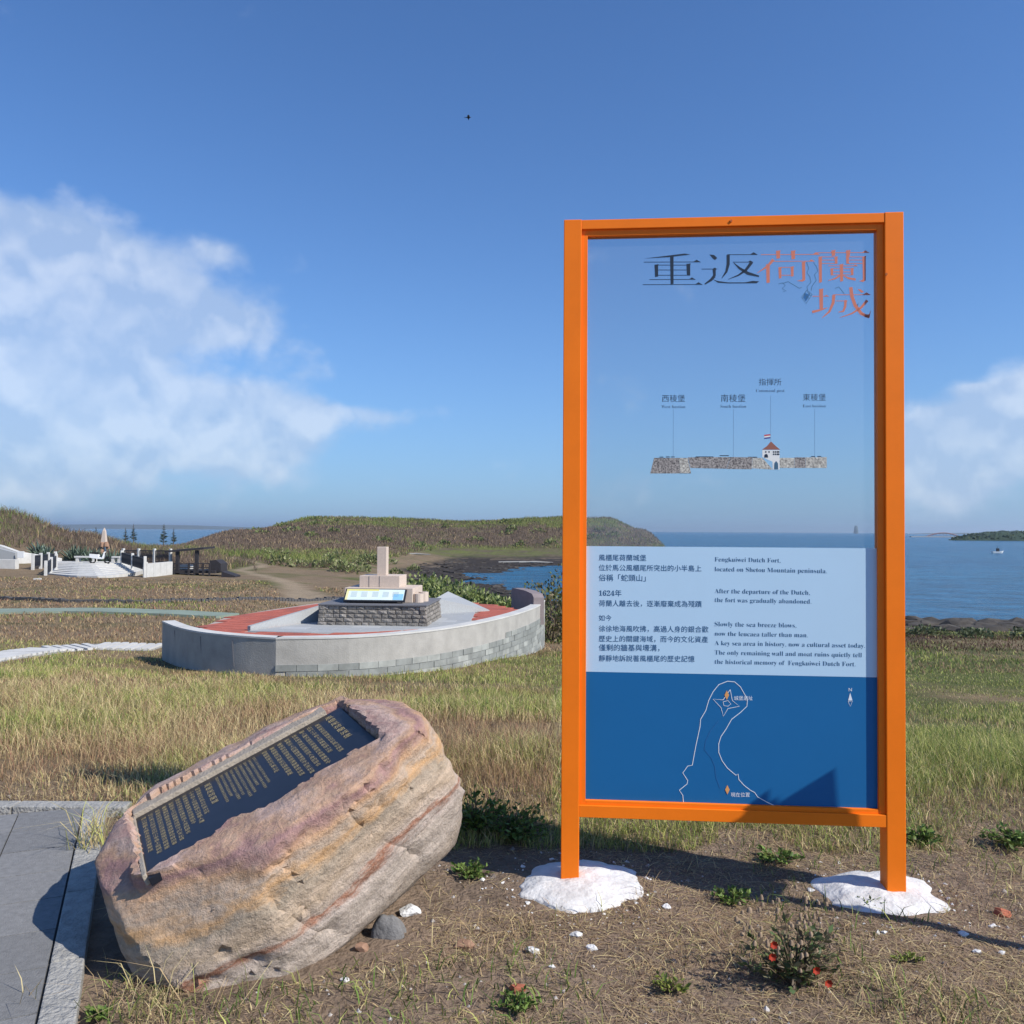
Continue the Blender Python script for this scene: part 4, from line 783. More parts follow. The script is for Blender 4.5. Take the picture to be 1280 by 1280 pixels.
# stern wall
s0 = at_y(639, 764, 25.8); s1 = at_y(667, 766, 24.2); s0.z = s1.z = ZP; sd = s1 - s0
zt = [at_y(640, 739, 25.8).z, at_y(641, 735.5, 25.7).z, at_y(645, 735, 25.6).z, at_y(658, 738, 24.9).z, at_y(665, 742, 24.4).z, at_y(667, 747, 24.2).z]
prof = list(zip((0, .03, .12, .65, .93, 1), zt))
MB().prism([Vector((s0.x, s0.y, ZP - .5))] + [Vector((s0.x, s0.y, 0)) + Vector((sd.x, sd.y, 0)) * a_ + Vector((0, 0, b_)) for a_, b_ in prof] + [Vector((s1.x, s1.y, ZP - .5))], (.30, .08, 0)).build('stern_wall', mat('stern_stone', (.24, .20, .20), .8, .2, var=.1, scale=6), mon)

# ------------------------------------------------------------------ paths, edging
def strip(name, px_pts, width, m_, z_off=.02, kind='structure', zz=None):
    P = [on_ground(*q) for q in px_pts] if not isinstance(px_pts[0], Vector) else px_pts; P = resample(P, 60); b = MB()
    for i, q_ in enumerate(P):
        d = (P[min(i + 1, 59)] - P[max(i - 1, 0)]); n_ = Vector((-d.y, d.x, 0)).normalized() * width / 2
        for s_ in (1, -1):
            r_ = q_ + n_ * s_; b.v.append((r_.x, r_.y, max(gz(r_.x, r_.y), gz(q_.x, q_.y)) + z_off))
        for s_ in (-1, 1):
            r_ = q_ + n_ * s_; b.v.append((r_.x, r_.y, gz(q_.x, q_.y) - .3))
    for i in range(59):
        for k in range(4): b.f.append((i * 4 + k, i * 4 + (k + 1) % 4, i * 4 + 4 + (k + 1) % 4, i * 4 + 4 + k))
    b.f += [(3, 2, 1, 0), (236, 237, 238, 239)]
    o = b.build(name, m_); tag(o, kind=kind); return o
strip('green_path', [on_ground(*q) + Vector((dx, 0, 0)) for q, dx in (((0, 766), -14), ((0, 766), 0), ((90, 765), 0), ((180, 767), 0), ((285, 772), 0))], 1.7, M['green_path'], .09)
# stepping slabs
spath = [on_ground(*q) for q in ((-60, 832), (0, 822), (60, 813), (120, 809), (200, 810))]; SPp = resample(spath, 30)
stp = ob('slab_path', [], [], M['soil'] if 'soil' in M else M['ground']); bpy.data.objects.remove(stp)
stp = strip('slab_path', spath, 1.15, M['kerb'], .012)
for i in range(29):
    A, B = SPp[i], SPp[i + 1]; d = (B - A); d.z = 0; n_ = Vector((-d.y, d.x, 0)).normalized() * (.52 + random.uniform(-.03, .03)); l_ = d * .66; z_ = max(gz(A.x, A.y), gz(*(A + n_)[:2]), gz(*(A - n_)[:2])) + .03
    q_ = [A - n_, A + l_ - n_, A + l_ + n_, A + n_]; MB().prism([Vector((v_.x, v_.y, z_ - .03)) for v_ in q_], (0, 0, .055)).build('slab', M['white_conc'], stp)
# low dark edging stones
ed = resample([on_ground(*q) + Vector((dx, 0, 0)) for q, dx in (((0, 750), -10), ((0, 750), 0), ((80, 753), 0), ((170, 754), 0), ((250, 752.5), 0), ((330, 750.5), 0), ((430, 750), 0))], 150); b = MB()
for A, B in zip(ed[:-1], ed[1:]):
    d = math.atan2(B.y - A.y, B.x - A.x); l_ = (B - A).length; b.box(0, -.11, -.2, l_ * .86, .11, .15 + random.uniform(-.04, .04), d, (A.x, A.y, gz(A.x, A.y)))
tag(b.build('stone_edging', mat('edging_stone', (.09, .088, .09), .9), None), 'long row of low dark edging stones crossing the brown field', 'edging')

# ------------------------------------------------------------------ plaza on the left
ZQ = -1.72
def pz(px, y): return at_y(px, 700, y).x
plz = thing('white_plaza', (pz(130, 66), 64, -2), 'white paved plaza sloping down to the brown field', 'plaza')
fr0 = [on_ground(*q) for q in ((58, 718), (90, 722), (130, 722.5), (170, 720), (185, 716.5))]
bkz = [at_y(px_2, 700, 74) for px_2 in (185, 150, 100, 70)]
tp = MB(); n_r = 9
front = resample(fr0, 24); backp = resample([Vector((q_.x, 74, -1.45)) for q_ in bkz][::-1], 24)
for k in range(n_r):                          # shallow steps
    t0, t1 = k / n_r, (k + 1) / n_r; b = MB(); z_ = -1.93 + .53 * (k + 1) / n_r
    lo = [f_.lerp(g_, t0) for f_, g_ in zip(front, backp)]; hi = [f_.lerp(g_, t1) for f_, g_ in zip(front, backp)]
    P = lo + hi[::-1]; b.prism([Vector((q_.x, q_.y, -2.6)) for q_ in P], (0, 0, z_ + 2.6)).build('paving_course', M['white_conc'], plz)
def baluster_run(pA, pB, n, label, solid=0.0, hgt_=1.0, name='balustrade'):
    pA, pB = Vector(pA), Vector(pB); o = thing(name, pA, label, 'balustrade')
    for i in range(n + 1):
        c_ = pA.lerp(pB, i / n); MB().box(-.1, -.1, -.5, .1, .1, hgt_ + .16, math.atan2((pB - pA).y, (pB - pA).x), c_).build('post', M['white_conc'], o, bevel=.02)
    for i in range(n):
        a_, c_ = pA.lerp(pB, i / n), pA.lerp(pB, (i + 1) / n); d = (c_ - a_).normalized(); a_ = a_ + d * .14; c_ = c_ - d * .14; up = Vector((0, 0, 1))
        b = MB(); b.beam(a_ + up * (.12 + solid), c_ + up * (.12 + solid), .05, .07); b.beam(a_ + up * (hgt_ - .02), c_ + up * (hgt_ - .02), .05, .08)
        k_ = max(3, int((c_ - a_).length / .16))
        for j in range(k_ + 1): q_ = a_.lerp(c_, j / k_); b.beam(q_ + up * (.12 + solid), q_ + up * hgt_, .045, .045)
        for j in range(k_): q_ = a_.lerp(c_, j / k_); q2 = a_.lerp(c_, (j + 1) / k_); b.beam(q_ + up * (.2 + solid), q2 + up * (hgt_ - .1), .035, .035)
        b.build('railing_panel', M['black_metal'], o)
        if solid: MB().beam(a_ + up * (solid / 2 - .2), c_ + up * (solid / 2 - .2), .18, solid + .45).build('base_wall', M['white_conc'], o)
    return o
zq = lambda px, py, y: at_y(px, py, y)
baluster_run(zq(41, 710, 66), zq(69, 706, 71), 3, 'short white balustrade with dark panels at the left end of the plaza', 0, .95)
baluster_run(zq(57, 720, 61.5), zq(70, 710, 66), 2, 'small white balustrade stepping down beside the left plaza wall', 0, .95)
baluster_run(zq(152, 704.5, 72), zq(181, 714, 63), 2, 'white balustrade with lattice panels stepping down the right of the plaza', 0, .95)
baluster_run(zq(154, 703, 73.5), zq(213, 704, 71), 3, 'long white balustrade with lattice panels behind the right of the plaza', 0, 1.05)
rw = thing('retaining_wall', zq(200, 717, 65), 'pale concrete retaining wall below the lattice balustrade', 'wall')
A, B = zq(181, 716, 63.5), zq(213.5, 716, 68); A.z = B.z = -2.6
for k in range(4):
    a_, c_ = A.lerp(B, k / 4), A.lerp(B, (k + 1) / 4 - .006); MB().beam(a_ + Vector((0, 0, .6)), c_ + Vector((0, 0, .6)), .3, 1.7).build('wall_panel', M['white_conc'], rw)
lw = thing('stepped_wall', zq(20, 705, 68), 'long pale wall at the left edge sloping down towards the plaza', 'wall')
q_ = [zq(-60, 668, 70), zq(0, 682, 70), zq(22, 690, 70), zq(73, 698, 74)]; q_ += [Vector((v_.x, v_.y, -2.4)) for v_ in q_[::-1]]
MB().prism(q_, (.05, .5, 0)).build('back_wall', M['white_conc'], lw)
A, B = zq(-60, 700, 66), zq(23, 700, 66); MB().box(A.x, 65.6, -2.4, B.x, 66.1, zq(0, 699, 66).z).build('front_wall', M['white_conc'], lw, bevel=.02)
A, B = zq(-40, 690, 69.4), zq(17, 693, 69.4); MB().prism([Vector((A.x, 69.4, -1.6)), Vector((B.x, 69.4, -1.6)), zq(19, 691, 69.4), zq(0, 686, 69.4), zq(-40, 676, 69.4)], (0, .35, 0)).build('inset_panel', M['granite'], lw)
A = zq(26, 691, 69.2); tag(MB().box(-.27, -.04, -.27, .27, .04, .27, 0, A + Vector((0, 0, -.15))).build('wall_sign', M['white_paint'], None, bevel=.01), 'small square white board on the long pale wall at left', 'sign')
A = zq(47, 723, 57); tag(MB().box(-.25, -.08, -.1, .25, .08, .10, .1, (A.x, A.y, gz(A.x, A.y))).build('white_block', M['white_conc'], None, bevel=.02), 'small white block lying on the slope below the plaza', 'block')
for px, lab in ((108, 'long low stone bench at the back of the plaza'), (146, 'short low stone bench beside the lattice balustrade')):
    A = zq(px, 700, 73); wd = .95 if px == 108 else .35; o = thing('stone_bench', (A.x, 73, -1.42), lab, 'bench')
    MB().box(-wd, -.25, .36, wd, .25, .50, 0, (A.x, 73, -1.42)).build('seat', M['white_conc'], o, bevel=.02)
    for s_ in (-1, 1): MB().box(-.12, -.2, -.2, .12, .2, .36, 0, (A.x + s_ * wd * .75, 73, -1.42)).build('leg', M['white_conc'], o)
# scooter parked on the plaza
A = zq(125, 700, 71.5); c_ = Vector((A.x, 71.5, -1.45)); scn = thing('motor_scooter', c_, 'white motor scooter parked at the back of the plaza', 'scooter')
X_ = Vector((1, 0, 0))
for s_ in (-.62, .62):
    th = [c_ + Vector((s_ + .25 * math.cos(a_), 0, .25 + .25 * math.sin(a_))) for a_ in np.linspace(0, 2 * math.pi, 15)]; MB().tube(th, .07, 6).build('wheel', M['rubber'], scn)
MB().prism([c_ + Vector(v_) for v_ in ((-.85, -.14, .45), (-.1, -.14, .34), (.3, -.14, .34), (.45, -.14, .95), (.38, -.14, .97), (.2, -.14, .45), (-.05, -.14, .5), (-.1, -.14, .72), (-.85, -.14, .78))], (0, .28, 0)).build('body', M['white_paint'], scn, bevel=.02)
MB().box(-.8, -.13, .78, -.1, .13, .9, 0, c_).build('seat', M['rubber'], scn, bevel=.03); MB().beam(c_ + Vector((.4, -.3, 1.0)), c_ + Vector((.4, .3, 1.0)), .05, .05).build('handlebar', M['rubber'], scn); MB().beam(c_ + Vector((.42, 0, .9)), c_ + Vector((.62, 0, .25)), .06, .06).build('fork', M['rubber'], scn)
MB().prism([c_ + Vector(v_) for v_ in ((.44, -.2, .98), (.44, .2, .98), (.36, .15, 1.35), (.36, -.15, 1.35))], (.01, 0, 0)).build('windscreen', mg, scn)
# obelisk
A = zq(130, 690, 78); zb = gz(A.x, 78); obz = thing('obelisk', (A.x, 78, zb), 'slender pale stone obelisk rising from a heap of rocks behind the plaza', 'monument')
zt = at_y(130, 659, 78).z; zm = at_y(130, 676, 78).z
MB().hexa([(A.x + sx * .24, 78 + sy * .24, zm - .5) for sx, sy in ((-1, -1), (1, -1), (1, 1), (-1, 1))] + [(A.x + sx * .12, 78 + sy * .12, zt - .35) for sx, sy in ((-1, -1), (1, -1), (1, 1), (-1, 1))]).build('shaft', M['pink_granite'], obz)
MB().add([(A.x + sx * .12, 78 + sy * .12, zt - .35) for sx, sy in ((-1, -1), (1, -1), (1, 1), (-1, 1))] + [(A.x, 78, zt)], [(0, 1, 4), (1, 2, 4), (2, 3, 4), (3, 0, 4)]).build('tip', M['pink_granite'], obz)
for k in range(14):
    v, f = lump((A.x + random.uniform(-.32, .32), 78 + random.uniform(-.4, .1), zb - .1 + (zm - zb) * random.uniform(0, .8)), .26, .26, .4, 60 + k, 9, 4, .3); ob('rock', v, f, M['tan_stone'], obz)
# dark timber shelter
ZS = gz(*at_y(245, 715, 70)[:2]) ; sh = thing('timber_shelter', (at_y(245, 715, 70).x, 70, ZS), 'dark timber shelter with slanted roof and railed deck beside the plaza', 'shelter')
q0, q1 = at_y(214, 689, 70), at_y(261, 685, 70); MB().hexa([(q0.x, 68.8, q0.z - .09), (q1.x, 68.8, q1.z - .09), (q1.x, 71.4, q1.z - .05), (q0.x, 71.4, q0.z - .05), (q0.x, 68.8, q0.z + .07), (q1.x, 68.8, q1.z + .07), (q1.x, 71.4, q1.z + .12), (q0.x, 71.4, q0.z + .12)]).build('roof', M['dark_wood'], sh)
d0, d1 = at_y(215, 712, 70), at_y(276, 712, 70); zd = d0.z
MB().box(d0.x, 68.6, zd - .22, d1.x, 71.6, zd, 0).build('deck', M['dark_wood'], sh)
for px in (222, 246):
    for yy_ in (69.1, 71.2): a_ = at_y(px, 700, yy_); MB().box(-.13, -.13, ZS - .3, .13, .13, at_y(px, 688, 70).z - .02, 0, (a_.x, yy_, 0)).build('post', M['dark_wood'], sh)
for px in (217, 236, 243, 254, 262): a_ = at_y(px, 700, 68.5); MB().box(-.06, -.06, zd - .8, .06, .06, zd + .62, 0, (a_.x, 68.5, 0)).build('rail_post', M['dark_wood'], sh)
for hz_ in (.25, .58): a_, c_ = at_y(217, 700, 68.5), at_y(262, 700, 68.5); MB().beam((a_.x, 68.5, zd + hz_), (c_.x, 68.5, zd + hz_), .05, .07).build('rail', M['dark_wood'], sh)
a_, c_ = at_y(224, 700, 70.4), at_y(240, 700, 70.4); MB().box(a_.x, 70.1, zd + .05, c_.x, 70.7, zd + .42).build('bench', M['white_conc'], sh)
a_, c_ = at_y(262, 700, 69), at_y(276, 700, 69); MB().prism([(a_.x, 69, zd - .1), (c_.x, 69, zd - .1), (c_.x, 69, zd + .55), (a_.x + .5, 69, zd + .86), (a_.x, 69, zd + .8)], (0, 1.6, 0)).build('side_panel', M['dark_wood'], sh)
a_, c_ = at_y(277, 700, 68), at_y(294, 700, 68); MB().prism([(a_.x, 68, zd - .5), (c_.x, 68, zd - .5), (c_.x, 68, zd - .38), (a_.x, 68, zd - .02)], (0, 1.4, 0)).build('ramp', M['dark_wood'], sh)

# ------------------------------------------------------------------ far shore, bridge, boat, bird
def ridge_land(name, y, pxs, depth, m_, n_seed, base=SEA - 1, rough=.0):
    b = MB(); rows = [(0, .0), (.12, .75), (.35, 1), (.7, .9), (1, 0)]; n = len(pxs)
    X, Hh = [p_[0] for p_ in pxs], [p_[1] for p_ in pxs]; xs = np.linspace(X[0], X[-1], 140)
    for d_, k_ in rows:
        for x in xs:
            h_ = np.interp(x, X, Hh); q_ = at_y(x, h_, y); hh = max(q_.z - SEA, 0) * (1 + rough * (float(fbm(x * .22, d_ * 3, 3, n_seed)) - .5)); b.v.append((q_.x * (1 + d_ * depth / y), y + d_ * depth, SEA - .6 + (hh + .6) * k_ if k_ else base))
    for i in range(len(rows) - 1):
        for k in range(139): b.f.append((i * 140 + k, i * 140 + k + 1, (i + 1) * 140 + k + 1, (i + 1) * 140 + k))
    return tag(b.build(name, m_, None, False), kind='structure')
ridge_land('island', 690, [(1182, 677), (1192, 673.5), (1205, 670), (1215, 668), (1228, 666), (1240, 664.5), (1252, 663), (1262, 664), (1280, 663.5), (1330, 661), (1420, 664), (1520, 670), (1600, 677)], 160, M['far_green'], 3, rough=.5)
xs_ = np.random.default_rng(8)
def island_woods(n=2600):
    px = xs_.uniform(1190, 1590, n); dd = xs_.uniform(6, 110, n); hp = np.interp(px, [1182, 1192, 1205, 1215, 1228, 1240, 1252, 1262, 1280, 1330, 1420, 1520, 1600], [677, 673.5, 670, 668, 666, 664.5, 663, 664, 663.5, 661, 664, 670, 677])
    P = np.array([tuple(at_y(a_, b_, 690)) for a_, b_ in zip(px, hp)]); hh = (P[:, 2] - SEA) * np.interp(dd, [0, 19, 56, 112], [.0, .75, 1, .9]) * .85; sc_ = 1 + dd / 690; return np.stack([P[:, 0] * sc_, 690 + dd, SEA + hh], 1)
ISL = island_woods()
ridge_land('far_coast', 5200, [(1020, 668.5), (1060, 667.5), (1100, 667), (1135, 667), (1160, 666.3), (1200, 666), (1300, 666), (1500, 667.5)], 900, M['far_land'], 6)
ridge_land('distant_island', 6000, [(-120, 656), (60, 655.5), (120, 655), (180, 655.4), (240, 656.2), (300, 658.5), (420, 660.8)], 1500, M['far_land'], 9)
tw = at_y(1070, 668, 5100); tag(MB().tube([(tw.x, 5100, SEA), (tw.x, 5100, SEA + 30), (tw.x, 5100, SEA + 48)], [14, 11, 7], 10).build('far_tower', M['far_land'], None), 'tiny hazy tower on the horizon seen through the glass', 'tower')
br = thing('arch_bridge', (at_y(1172, 670, 1250).x, 1250, SEA), 'distant arched bridge over the sea beside the green island', 'bridge'); brm = mat('bridge_paint', (.22, .12, .12), .7)
dz_ = at_y(1172, 671.5, 1250).z; a_, c_ = at_y(1138, 671, 1250), at_y(1202, 671, 1250)
MB().box(a_.x, 1247, dz_, c_.x, 1253, dz_ + 1.2).build('deck', M['concrete'], br)
x0, x1 = at_y(1157, 671, 1250).x, at_y(1201, 671, 1250).x; tpz = at_y(1180, 666.2, 1250).z
arc = [(x0 + (x1 - x0) * k / 20, 1250, dz_ + (tpz - dz_) * (1 - (k / 10 - 1) ** 2)) for k in range(21)]; MB().tube(arc, .9, 6).build('arch', brm, br)
for k in range(2, 19, 2): MB().beam(arc[k], (arc[k][0], 1250, dz_ + 1), .35, .35).build('hanger', brm, br)
for px in (1142, 1150, 1158, 1178, 1198): q_ = at_y(px, 671, 1250); MB().box(-1, -2, SEA - 2, 1, 2, dz_, 0, (q_.x, 1250, 0)).build('pier', M['concrete'], br)
c_ = at_z(1247, 691.5, SEA); bo = thing('small_boat', c_, 'small white motor boat on the sea at far right', 'boat')
hullp = [(-1.7, -.55, .55), (1.0, -.55, .55), (1.9, 0, .75), (1.0, .55, .55), (-1.7, .55, .55)]; hb = [(-1.6, -.35, -.15), (.9, -.35, -.15), (1.4, 0, -.1), (.9, .35, -.15), (-1.6, .35, -.15)]
b = MB(); b.add([c_ + Vector(v_) for v_ in hb + hullp], [(4, 3, 2, 1, 0), (5, 6, 7, 8, 9)] + [(i, (i + 1) % 5, 5 + (i + 1) % 5, 5 + i) for i in range(5)]).build('hull', M['white_paint'], bo)
MB().box(-.3, -.3, .5, .4, .3, 1.5, 0, c_).build('cabin', M['black_metal'], bo, bevel=.03); MB().beam(c_ + Vector((-.1, 0, 1.4)), c_ + Vector((-.1, 0, 2.3)), .06, .06).build('mast', M['black_metal'], bo)
c_ = at_y(586, 147, 38); bi = thing('flying_bird', c_, 'small dark bird flying high in the blue sky', 'bird')
b = MB(); b.tube([c_ + Vector(v_) for v_ in ((-.13, 0, .0), (-.08, 0, .005), (0, 0, .01), (.06, 0, .015), (.10, 0, .02))], [.008, .028, .034, .022, .006], 8).build('body', M['bird'], bi, True)
for s_ in (-1, 1): MB().prism([c_ + Vector(v_) for v_ in ((.04, s_ * .02, .02), (.03, s_ * .12, .05), (-.02, s_ * .26, .0), (-.06, s_ * .12, .03), (-.06, s_ * .02, .015))], (0, 0, .006)).build('wing', M['bird'], bi)
MB().prism([c_ + Vector(v_) for v_ in ((-.12, -.012, 0), (-.2, -.035, .01), (-.2, .035, .01), (-.12, .012, 0))], (0, 0, .005)).build('tail', M['bird'], bi)

# ------------------------------------------------------------------ vegetation (numpy)
def blades(name, pos, hgt, wid, lean, cols, label=None, cat=None, mtl='blade', curve=.5, tip_col=None):
    """pos Nx3, each blade a bent strip of three triangles; lean = horizontal offset of the tip as a share of its height"""
    n = len(pos); az_ = rng.uniform(0, 2 * np.pi, n); d = np.stack([np.cos(az_), np.sin(az_), np.zeros(n)], 1); az2 = rng.uniform(0, 2 * np.pi, n); s_ = np.stack([np.cos(az2), np.sin(az2), np.zeros(n)], 1)
    s_ = s_ * (wid / 2)[:, None]; up = np.array([0, 0, 1.0])[None]; L_ = (lean * hgt)[:, None]; H_ = hgt[:, None]
    mid = pos + d * L_ * .3 + up * H_ * .55; tip = pos + d * L_ + up * H_ * np.where(lean > 2.5, .35, 1 - .25 * np.clip(lean, 0, 1.5))[:, None]
    v = np.stack([pos - s_, pos + s_, mid + s_ * .75, mid - s_ * .75, tip], 1).reshape(-1, 3)
    k = np.arange(n)[:, None] * 5; f = np.concatenate([k + np.array([[0, 1, 2]]), k + np.array([[0, 2, 3]]), k + np.array([[3, 2, 4]])], 0)
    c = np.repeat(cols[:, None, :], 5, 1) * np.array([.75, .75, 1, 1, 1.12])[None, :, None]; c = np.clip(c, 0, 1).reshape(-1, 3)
    return link(name, np_mesh(name, v, f, c), M[mtl])
def pick(n, pal, wts=None): pal = np.array(pal); w_ = np.ones(len(pal)) if wts is None else np.array(wts, float); c = pal[rng.choice(len(pal), n, p=w_ / w_.sum())]; return c * rng.uniform(.7, 1.3, (n, 1))
STRAW = (.62, .51, .27); TAN = (.48, .35, .19); RUST = (.32, .18, .115); OLIVE = (.30, .30, .10); GREEN = (.16, .24, .055); DKGREEN = (.075, .12, .03); YGREEN = (.42, .43, .13); BROWN = (.21, .135, .085)
def plant_pts(n, y0, y1, u0, u1, pw=1.0):
    """random spots in a wedge of ground, denser near the viewer"""
    r_ = rng.uniform(0, 1, n); y = (y0 ** (1 - pw) + r_ * (y1 ** (1 - pw) - y0 ** (1 - pw))) ** (1 / (1 - pw)) if abs(pw - 1) > 1e-6 else y0 * (y1 / y0) ** r_
    u = rng.uniform(u0, u1, n); x = u * y; return x, y
def deck_in(x, y):
    r_ = np.zeros(len(x), bool); k = (x > -9) & (x < 2) & (y > 15) & (y < 27)
    for i in np.nonzero(k)[0]: r_[i] = inside(x[i], y[i], outline)
    return r_
outline = [Vector(q_) for q_ in rim] + back
def rock_in(x, y): return ((x + .95) / .62) ** 2 + ((y - 3.4) / .62) ** 2 < 1
FOOT = [st_ for st_ in (at_z(720, 1094, .03), at_z(1094, 1108, .03))]
def clear(x, y, m=.0):
    k = ~in_pave(x, y, .07) & ~rock_in(x, y)
    for q_ in FOOT: k &= ((x - q_.x) / .27) ** 2 + ((y - q_.y) / .25) ** 2 > 1
    return k
# 1. meadow from the sign to the monument
x, y = plant_pts(400000, 4.0, 24, -1.0, 1.0, 1.25); u = x / y
n1 = fbm(x * .55, y * .55, 4, 61); n2 = fbm(x * 1.7, y * 1.7, 3, 66); edge = 4.0 + 1.9 * (n2 - .5) + np.where((x > -2.4) & (x < -.2), .25, 0)
keep = clear(x, y) & (y > edge) & (rng.uniform(0, 1, len(x)) < np.clip(.5 + (n1 - .35) * 2.2, .15, 1)) & (np.abs(u) < .98); x, y, n1, n2, u = x[keep], y[keep], n1[keep], n2[keep], u[keep]
keep = ~deck_in(x, y) & ~(seg_dist(x, y, [tuple(q_[:2]) for q_ in spath]) < .62); x, y, n1, n2, u = x[keep], y[keep], n1[keep], n2[keep], u[keep]
n = len(x); greenness = np.clip(.0 + np.clip((u + .32) * 1.5, 0, .75) + (n1 - .5) * 3.4 + np.clip((y - 10) / 7, 0, .40), 0, 1); gsel = rng.uniform(0, 1, n) < greenness
cols = np.where(gsel[:, None], pick(n, [YGREEN, OLIVE, GREEN, STRAW], [4, 3, 2.4, 1.6]), pick(n, [STRAW, TAN, RUST, OLIVE, BROWN], [4, 3.4, 2.0, .8, 1]))
rust = np.clip((fbm(x * .8 + 9, y * .8, 3, 71) - .55) * 6, 0, 1)[:, None] * (u < .05)[:, None]; cols = cols * (1 - rust * .55) + np.array(RUST) * rust * .55
hg = rng.uniform(.09, .30, n) * (.30 + 1.1 * n1) * np.where((u > .28) & (y > 6.5), .6, 1) * np.clip((y - 4.1) / 1.6, .3, 1); hg = np.where((x < -1) & (y < 8), hg * .85, hg); hg = hg * np.interp(y, [4, 10, 13, 15, 24], [1, .95, .75, .5, .45])
pos = np.stack([x, y, ground(x, y) - .01], 1)
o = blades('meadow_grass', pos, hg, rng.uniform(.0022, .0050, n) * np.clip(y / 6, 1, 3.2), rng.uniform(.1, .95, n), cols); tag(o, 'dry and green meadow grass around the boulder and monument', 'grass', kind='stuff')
# 2. brown field and far slopes
x, y = plant_pts(150000, 22, 62, -1.0, 1.0, .6); u = x / y; n1 = fbm(x * .3, y * .3, 4, 81); h_ = ground(x, y)
gpath = resample([on_ground(*q) for q in ((0, 766), (90, 765), (180, 767), (285, 772))], 30)
keep = ~deck_in(x, y) & (h_ > -4.05) & (seg_dist(x, y, TRAIL) > 1.5) & (seg_dist(x, y, [(gpath[0].x - 14, gpath[0].y)] + [tuple(q_[:2]) for q_ in gpath]) > .95) & ~(seg_dist(x, y, [tuple(q_[:2]) for q_ in spath]) < .62) & ~((u < -.4) & (y > 59.5)) & (rng.uniform(0, 1, len(x)) < np.clip(.3 + n1, .2, 1)); x, y, n1, u = x[keep], y[keep], n1[keep], u[keep]
n = len(x); greenness = np.clip(np.clip(u * 2.2 + .3, -.1, .9) + (n1 - .55) * 3.2, 0, 1); gsel = rng.uniform(0, 1, n) < greenness
cols = np.where(gsel[:, None], pick(n, [OLIVE, GREEN, YGREEN, DKGREEN], [3, 3, 2, 1]), pick(n, [(.27, .19, .12), RUST, TAN, (.30, .22, .13)], [3, 1.2, 2.5, 3]))
band = ((u > .2) & (y > 31) & (y < 41))[:, None]; cols = np.where(band & (rng.uniform(0, 1, (n, 1)) < .75), np.array([.11, .065, .045])[None] * rng.uniform(.6, 1.4, (n, 1)), cols)
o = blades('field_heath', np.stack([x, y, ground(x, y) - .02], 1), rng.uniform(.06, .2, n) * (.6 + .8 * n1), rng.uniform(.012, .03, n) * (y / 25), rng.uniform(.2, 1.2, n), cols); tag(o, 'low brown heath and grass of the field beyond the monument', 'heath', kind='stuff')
# 3. scrub of the hills
x, y = plant_pts(330000, 74, 262, -.95, .24, .2); u = x / y; h_ = ground(x, y); n1 = fbm(x * .09, y * .09, 4, 91)
keep = (h_ > -3.7) & (((y > 78) & (u < -.30)) | (h_ > -2.6) & (y > 150) | ((y > 95) & (u < -.12) & (h_ > -2.9))) & (seg_dist(x, y, TRAIL) > 1.1); x, y, n1, u, h_ = x[keep], y[keep], n1[keep], u[keep], h_[keep]
n = len(x); gtop = np.clip((h_ - 1.6) * .5, 0, .95) * (y > 150); glow = np.clip((-1.6 - h_) * .9, 0, .85) * (y > 100); gl_ = np.clip(gtop + glow + (n1 - .55) * 2.6 + (u < -.42) * .15, 0, 1); gsel = rng.uniform(0, 1, n) < gl_
cols = np.where(gsel[:, None], pick(n, [OLIVE, GREEN, DKGREEN, (.19, .22, .07)], [4, 2.5, 1, 3]), pick(n, [(.18, .128, .098), (.21, .155, .115), (.135, .10, .078), TAN], [3, 3, 2, .7]))
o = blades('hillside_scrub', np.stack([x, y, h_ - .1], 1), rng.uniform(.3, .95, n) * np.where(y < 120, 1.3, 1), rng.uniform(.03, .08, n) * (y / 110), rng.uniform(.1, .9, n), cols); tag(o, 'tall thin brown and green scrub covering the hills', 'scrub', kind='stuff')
q_ = ISL; n = len(q_); o = blades('island_woods', q_ - np.array([[0, 0, .6]]), rng.uniform(1.2, 3.0, n), rng.uniform(1.5, 3.5, n), rng.uniform(0, .6, n), pick(n, [(.05, .08, .035), (.035, .055, .03), (.08, .10, .05)])); tag(o, 'dark green woods covering the island on the far right', 'woods', kind='stuff')
# 4. straw litter on the bare soil in front
x, y = plant_pts(260000, 1.9, 5.0, -.85, .85, 1.0); n1 = fbm(x * 2.2, y * 2.2, 3, 95); keep = clear(x, y) & (rng.uniform(0, 1, len(x)) < np.clip((n1 - .22) * 2, .1, 1)); x, y, n1 = x[keep], y[keep], n1[keep]; n = len(x)
o = blades('straw_litter', np.stack([x, y, ground(x, y) + .001], 1), rng.uniform(.003, .012, n), rng.uniform(.0022, .0046, n), rng.uniform(3, 11, n), pick(n, [STRAW, TAN, (.34, .25, .17), BROWN, (.34, .25, .18)], [2.2, 3, 3, 1.6, 3])); tag(o, 'short dry straw littering the bare soil in front of the sign', 'straw', kind='stuff')
x, y = plant_pts(15000, 1.7, 4.9, -1.1, 1.1, 1.0); n1 = fbm(x * 1.5 + 3, y * 1.5, 3, 97); keep = clear(x, y) & (n1 > .53); x, y = x[keep], y[keep]; n = len(x)
o = blades('green_sprouts', np.stack([x, y, ground(x, y)], 1), rng.uniform(.025, .085, n), rng.uniform(.003, .006, n), rng.uniform(.3, 1.4, n), pick(n, [GREEN, OLIVE, DKGREEN, YGREEN], [3, 2, 2, 1])); tag(o, 'sparse green sprouts on the bare soil', 'grass', kind='stuff')
